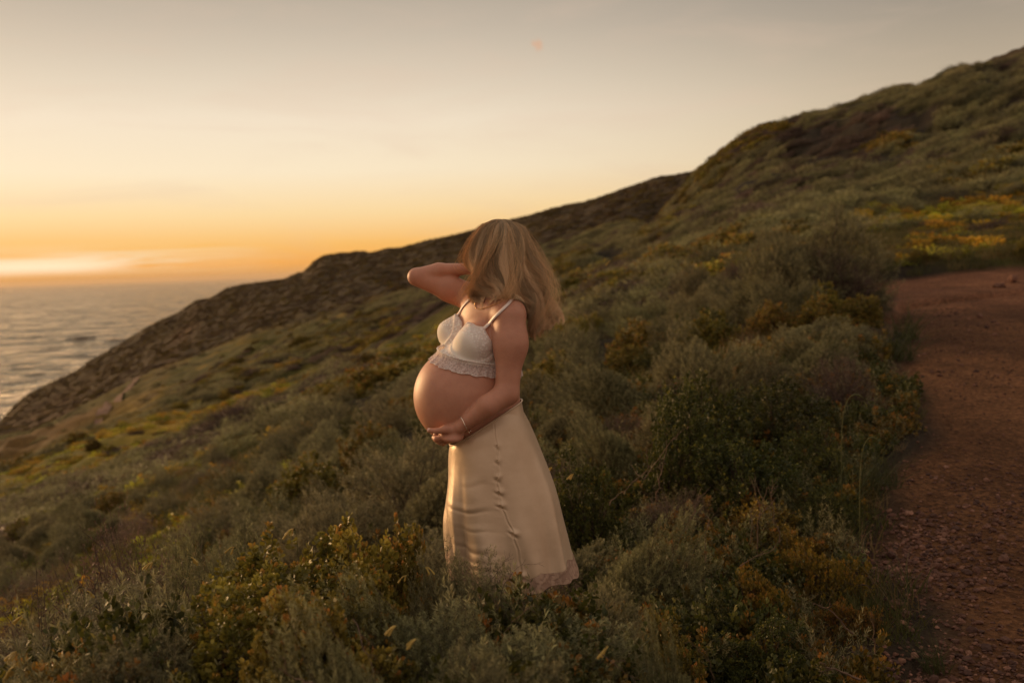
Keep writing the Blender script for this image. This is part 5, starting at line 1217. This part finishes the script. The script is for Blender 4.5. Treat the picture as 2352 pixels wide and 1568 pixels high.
# ------------------------------------------------------------------ bare twigs
def crooked(P0, P1, r_, w0, depth=2, spread=.5):
    n = 9; t = np.linspace(0, 1, n)[:, None]; L = np.linalg.norm(P1 - P0); c = P0 * (1 - t) + P1 * t; wob = np.cumsum(r_.normal(size=(n, 3)), 0); wob -= wob[:1] * (1 - t) + wob[-1:] * t; c = c + wob * L * .028
    V, Fq = tube(c, w0 * np.linspace(1, .35, n), 5); Vs, Fs = [V], [Fq]
    if depth:
        for q in range(r_.integers(2, 5)):
            k = r_.integers(2, n - 1); d = norm(norm(P1 - P0) + r_.normal(size=3) * spread); v, f = crooked(c[k], c[k] + d * L * r_.uniform(.25, .5), r_, w0 * .55, depth - 1, spread); Vs.append(v); Fs.append(f + sum(len(x) for x in Vs[:-1]))
    return np.vstack(Vs), np.vstack(Fs)
TW = [  # base pixel, tip pixel, depth, width, material, label
 ((1108,1352),(1172,1278),2.62,.0016,m_twig,"thin dark bare twig reaching up in front of the skirt hem"),
 ((1128,1335),(1117,1272),2.64,.0012,m_twig,"short upright dark twig in front of the left of the hem"),
 ((1150,1368),(1207,1284),2.58,.0015,m_twig,"curved dark twig in front of the middle of the hem"),
 ((1575,1215),(1612,1120),4.3,.005,m_dry,"pale crooked dead branch low right of the woman"),
 ((1740,1260),(1762,1118),4.3,.005,m_dry,"bleached forked twig beneath the dark green bushes"),
 ((1720,1250),(1722,1165),4.4,.004,m_dry,"straight upright dead stick under the dark green bushes"),
 ((1790,1245),(1765,1115),4.4,.004,m_dry,"leaning dead stalk between the green bushes and the yellow plant"),
 ((1508,1150),(1530,1010),4.7,.005,m_dry,"reddish dead branch in the gap right of the skirt"),
 ((1480,1100),(1560,985),4.8,.004,m_dry,"bare branch sloping up right beside the dark green bush"),
 ((1400,1160),(1500,1060),4.6,.004,m_dry,"bleached twig tangle beside the right edge of the skirt"),
 ((1700,1300),(1780,1255),3.9,.004,m_dry,"dead twig lying in the low shrubs right of the woman"),
 ((1620,1290),(1640,1180),4.0,.003,m_dry,"thin straw coloured stalk among the orange low shrubs"),
 ((1960,1455),(1880,1390),3.1,.005,m_dry,"pale bent dead branch at the bottom right by the gravel"),
 ((1975,1560),(1880,1520),2.75,.006,m_dry,"thick curved dead branch at the bottom edge on the right"),
 ((2010,1500),(2000,1400),3.0,.003,m_dry,"small upright dead twig beside the gravel at the bottom right"),
 ((720,1568),(640,1535),1.85,.003,m_dry,"pale curling dead stem at the bottom edge, left of centre"),
 ((810,1420),(860,1545),2.05,.0018,m_dry,"long thin bare stem crossing the foreground sagebrush"),
 ((1090,1460),(1060,1360),2.4,.0018,m_dry,"bleached twig rising through the sagebrush below the skirt"),
 ((1160,1450),(1230,1390),2.35,.0018,m_dry,"slanting bare twig in the middle of the foreground sagebrush"),
 ((1370,1490),(1470,1560),2.1,.0018,m_dry,"long bare twig slanting down at the bottom right of centre"),
 ((1640,1560),(1625,1490),2.3,.0022,m_dry,"forked dead twig above the pale sagebrush tips"),
 ((120,1470),(230,1405),2.5,.0018,m_dry,"bare twig in the purple brown bush at left")]
for i, (a, c, Y, w0, m_, lab) in enumerate(TW):
    r3 = np.random.default_rng(300 + i); P0 = P(a[0], a[1], Y); P1 = P(c[0], c[1], Y - r3.uniform(-.04, .08))
    V, Fq = crooked(P0, P1, r3, w0 * .62, 2, .7); o = link("dead_twig", mesh("dead_twig", V - P0, Fq, smooth=True), m_); o.location = P0; tag(o, lab, "twig", "bare twigs among the bushes")

# ------------------------------------------------------------------ drooping yellow flowers
m_fl, b = mat("yellow_petal"); geo = b.n("ShaderNodeNewGeometry"); cfl = b.ramp(b.noise(geo.outputs["Position"], 60, 3), [(.3, (.38, .25, .05)), (.7, (.58, .43, .12))])
p = principled(b, cfl, .55, .3); tr = b.n("ShaderNodeBsdfTranslucent"); b.l(cfl, tr.inputs[0]); mx = b.n("ShaderNodeMixShader"); mx.inputs[0].default_value = .3; b.l(p.outputs[0], mx.inputs[1]); b.l(tr.outputs[0], mx.inputs[2]); out(b, mx.outputs[0])
m_fs, b = mat("flower_stem"); p = principled(b, (.085, .085, .028, 1), .7, .2); out(b, p.outputs[0])
def flower(px, py, Y, n, lab, seed, s=1.0, right=1):
    r3 = np.random.default_rng(seed); top = P(px, py, Y); base = top + np.array([r3.normal() * .03 + .02 * right, 0, -.16 * s]); e = empty("yellow_flower", tuple(base)); tag(e, lab, "flower", "drooping yellow flowers")
    o = -base; V, Fq = tube(np.array([base, base * .5 + top * .5 + [.006, 0, 0], top]) + o, .0016 * s, 5); link("stem", mesh("stem", V, Fq, smooth=True), m_fs, e)
    for q in range(n):
        dx = -right * r3.uniform(.010, .034) * s; dy = r3.normal() * .010 * s; k = top + np.array([dx * .35, dy * .4, .004]); m_ = top + np.array([dx * .8, dy, -.004 * s]); tip = top + np.array([dx * 1.6, dy * 1.5, -r3.uniform(.018, .034) * s])
        t = np.linspace(0, 1, 12)[:, None]; c = (1 - t) ** 2 * k + 2 * t * (1 - t) * (m_ + [0, 0, .006]) + t ** 2 * tip
        rad = .0036 * s * np.interp(t[:, 0], [0, .1, .3, .75, .9, 1], [.25, .6, .75, 1.0, 1.5, 1.1]); V, Fq = tube(c + o, rad, 8); link("flower_tube", mesh("flower_tube", V, Fq, smooth=True), m_fl, e)
    vs, fs = [], []
    for q in range(5):
        d = norm(r3.normal(size=3) + [0, 0, .5]); v, f = leaves((top + o)[None], d[None], np.array([.016 * s]), np.array([.006 * s]), r3, "oval"); vs.append(v); fs.append(f + 6 * q)
    link("sepals", mesh("sepals", np.vstack(vs), np.vstack(fs)), m_fs, e)
FL = [(915,1440,2.02,3,"largest pair of drooping yellow tubes in the foreground sagebrush",1.25), (962,1472,1.98,3,"drooping yellow flower just right of and below the largest pair",1.15), (1402,1488,2.12,3,"orange yellow flower near the bottom edge right of centre",1.1),
 (975,1305,2.66,2,"pale yellow flower beside the left corner of the skirt hem",1.0), (935,1325,2.6,2,"small yellow flower left of the skirt hem, below another",.9), (45,1500,2.1,3,"upper of two yellow flower clusters in the bottom left corner",1.3), (38,1535,2.05,4,"lowest yellow flower cluster in the bottom left corner",1.3),
 (196,1362,2.55,2,"yellow flower sticking out of the twiggy bush at left",1.2), (160,1388,2.5,2,"small yellow flower left of the twiggy bush sprig",1.0), (62,1416,2.5,2,"sideways yellow flower near the left edge",1.2), (353,1294,2.8,3,"bright yellow flower on top of the left sagebrush, left one",1.2),
 (436,1283,2.85,3,"bright yellow flower on top of the left sagebrush, right one",1.2), (541,1258,3.1,2,"pale yellow flower above the pale left sagebrush",1.2), (620,1228,3.3,3,"yellow flower above the orange tipped bush, left one",1.5), (678,1216,3.4,3,"yellow flower above the orange tipped bush, right one",1.5),
 (800,1210,3.5,3,"yellow flower spike left of the skirt, against the orange shrubs",1.6), (1405,600,8.5,3,"yellow flower on the slope right of her hair",2.2), (1270,1075,4.4,3,"yellow flower touching the right edge of the skirt",1.3), (1320,1090,4.4,3,"yellow flower a little right of the skirt edge",1.3)]
for i, (px, py, Y, n, lab, s_) in enumerate(FL): flower(px, py, Y, n, lab, 500 + i, s_ * (.44 if i < 2 else .52), [1, 1, 1, -1][i % 4] if i > 2 else 1)
# tall nodding grass by the path
def nodding(pts, Y, lab, seed):
    r3 = np.random.default_rng(seed); q = np.array([P(a, c, Y) for a, c in pts]); base = q[0]; X, Yb = base[0], base[1]; e = empty("tall_grass_stalk", (X, Yb, G(X, Yb))); tag(e, lab, "grass stalk", "tall nodding grass stalks")
    loc = np.array([X, Yb, G(X, Yb)]); q = np.vstack([loc, q]); t = np.linspace(0, len(q) - 1, 40); c = np.stack([np.interp(t, range(len(q)), q[:, k]) for k in range(3)], 1)
    for _ in range(12): c[1:-1] = (c[:-2] + c[2:]) / 2
    V, Fq = tube(c - loc, .0018, 5); link("stalk", mesh("stalk", V, Fq, smooth=True), m_fs, e)
    V, Fq = tube((c - loc)[-14:], .0042 * np.array([.5, .8, 1, 1, 1, 1, 1, .9, .9, .8, .7, .6, .4, .2]), 6); link("seed_head", mesh("seed_head", V, Fq, smooth=True), m_fs, e)
nodding([(1932,1010),(1935,960),(1945,912),(1968,902),(1984,915)], 4.9, "tall grass stalk arching over at the path edge, upper one", 1)
nodding([(1974,1151),(1976,1060),(1985,1012),(2004,1000),(2018,1012)], 4.5, "tall grass stalk arching over at the path edge, lower one", 2)
V, Fq, cc = blades(90, .10, .42, 71, (.05, .062, .018), (.09, .09, .03), .003, .8); me = mesh("tall_grass", V, Fq, col=cc); me.materials.append(M_GRASS)
for i, (px, py, s_, lab) in enumerate([(1985,1150,1.0,"long green grass tuft at the path edge under the nodding stalks"), (1930,1180,.8,"grass tuft left of the nodding stalk at the path edge"), (2040,1120,.7,"sparse grass tuft spilling onto the path edge"), (1860,1230,.7,"grass tuft right of the yellow plant"), (2080,780,1.2,"dark grass clump where the path edge bends"), (2070,830,1.1,"dark grass clump below the bend of the path edge"), (1690,1500,.6,"green grass tuft at the bottom right of centre"), (2150,1545,.45,"thin grass tuft on the gravel at the bottom right")]):
    X, Y = cam_ground(px, py); o = link("grass_tuft", me); o.location = (X, Y, G(X, Y)); o.scale = (s_, s_, s_); o.rotation_euler = (0, 0, i * 1.3); tag(o, lab, "grass tuft", "grass tufts at the path edge")
# yellow leaved plant and the broad green leaf
v, f, col, tv, tf = shrub_mesh("orange", 611, R=.22, H=.2, shoots=260, per=12, slen=.1); n_ = len(col); col = np.tile([[.34, .21, .03]], (n_, 1)) * np.repeat(np.random.default_rng(1).uniform(.35, 1.1, n_ // 6), 6)[:, None]
X, Y = cam_ground(1760, 1235); e = empty("yellow_plant", (X, Y, G(X, Y))); me = mesh("foliage", v, f, col=col); me.materials.append(M_COY); link("foliage", me, None, e); mt = mesh("stems", tv, tf); link("stems", mt, m_twig, e); tag(e, "small bright yellow leaved plant below the dark green bushes", "plant")
# ------------------------------------------------------------------ haze over the sea and the far slopes
hz0, hz1 = -1.0, 110.0
hv = np.array([(x, y, z) for z in (hz0, hz1) for x, y in ((-80000, -60), (60000, -60), (60000, 46000), (-80000, 46000))], float)
hf_ = np.array([(0, 3, 2, 1), (4, 5, 6, 7), (0, 1, 5, 4), (1, 2, 6, 5), (2, 3, 7, 6), (3, 0, 4, 7)])
m_hz, b = mat("haze_air"); pv_ = b.n("ShaderNodeVolumePrincipled"); pv_.inputs["Color"].default_value = (.82, .64, .44, 1); pv_.inputs["Density"].default_value = .000045; pv_.inputs["Anisotropy"].default_value = .3
om = b.n("ShaderNodeOutputMaterial"); b.l(pv_.outputs[0], om.inputs["Volume"])
tag(link("haze", mesh("haze", hv, hf_), m_hz), "thin warm sea haze near the horizon", "haze", kind="stuff")
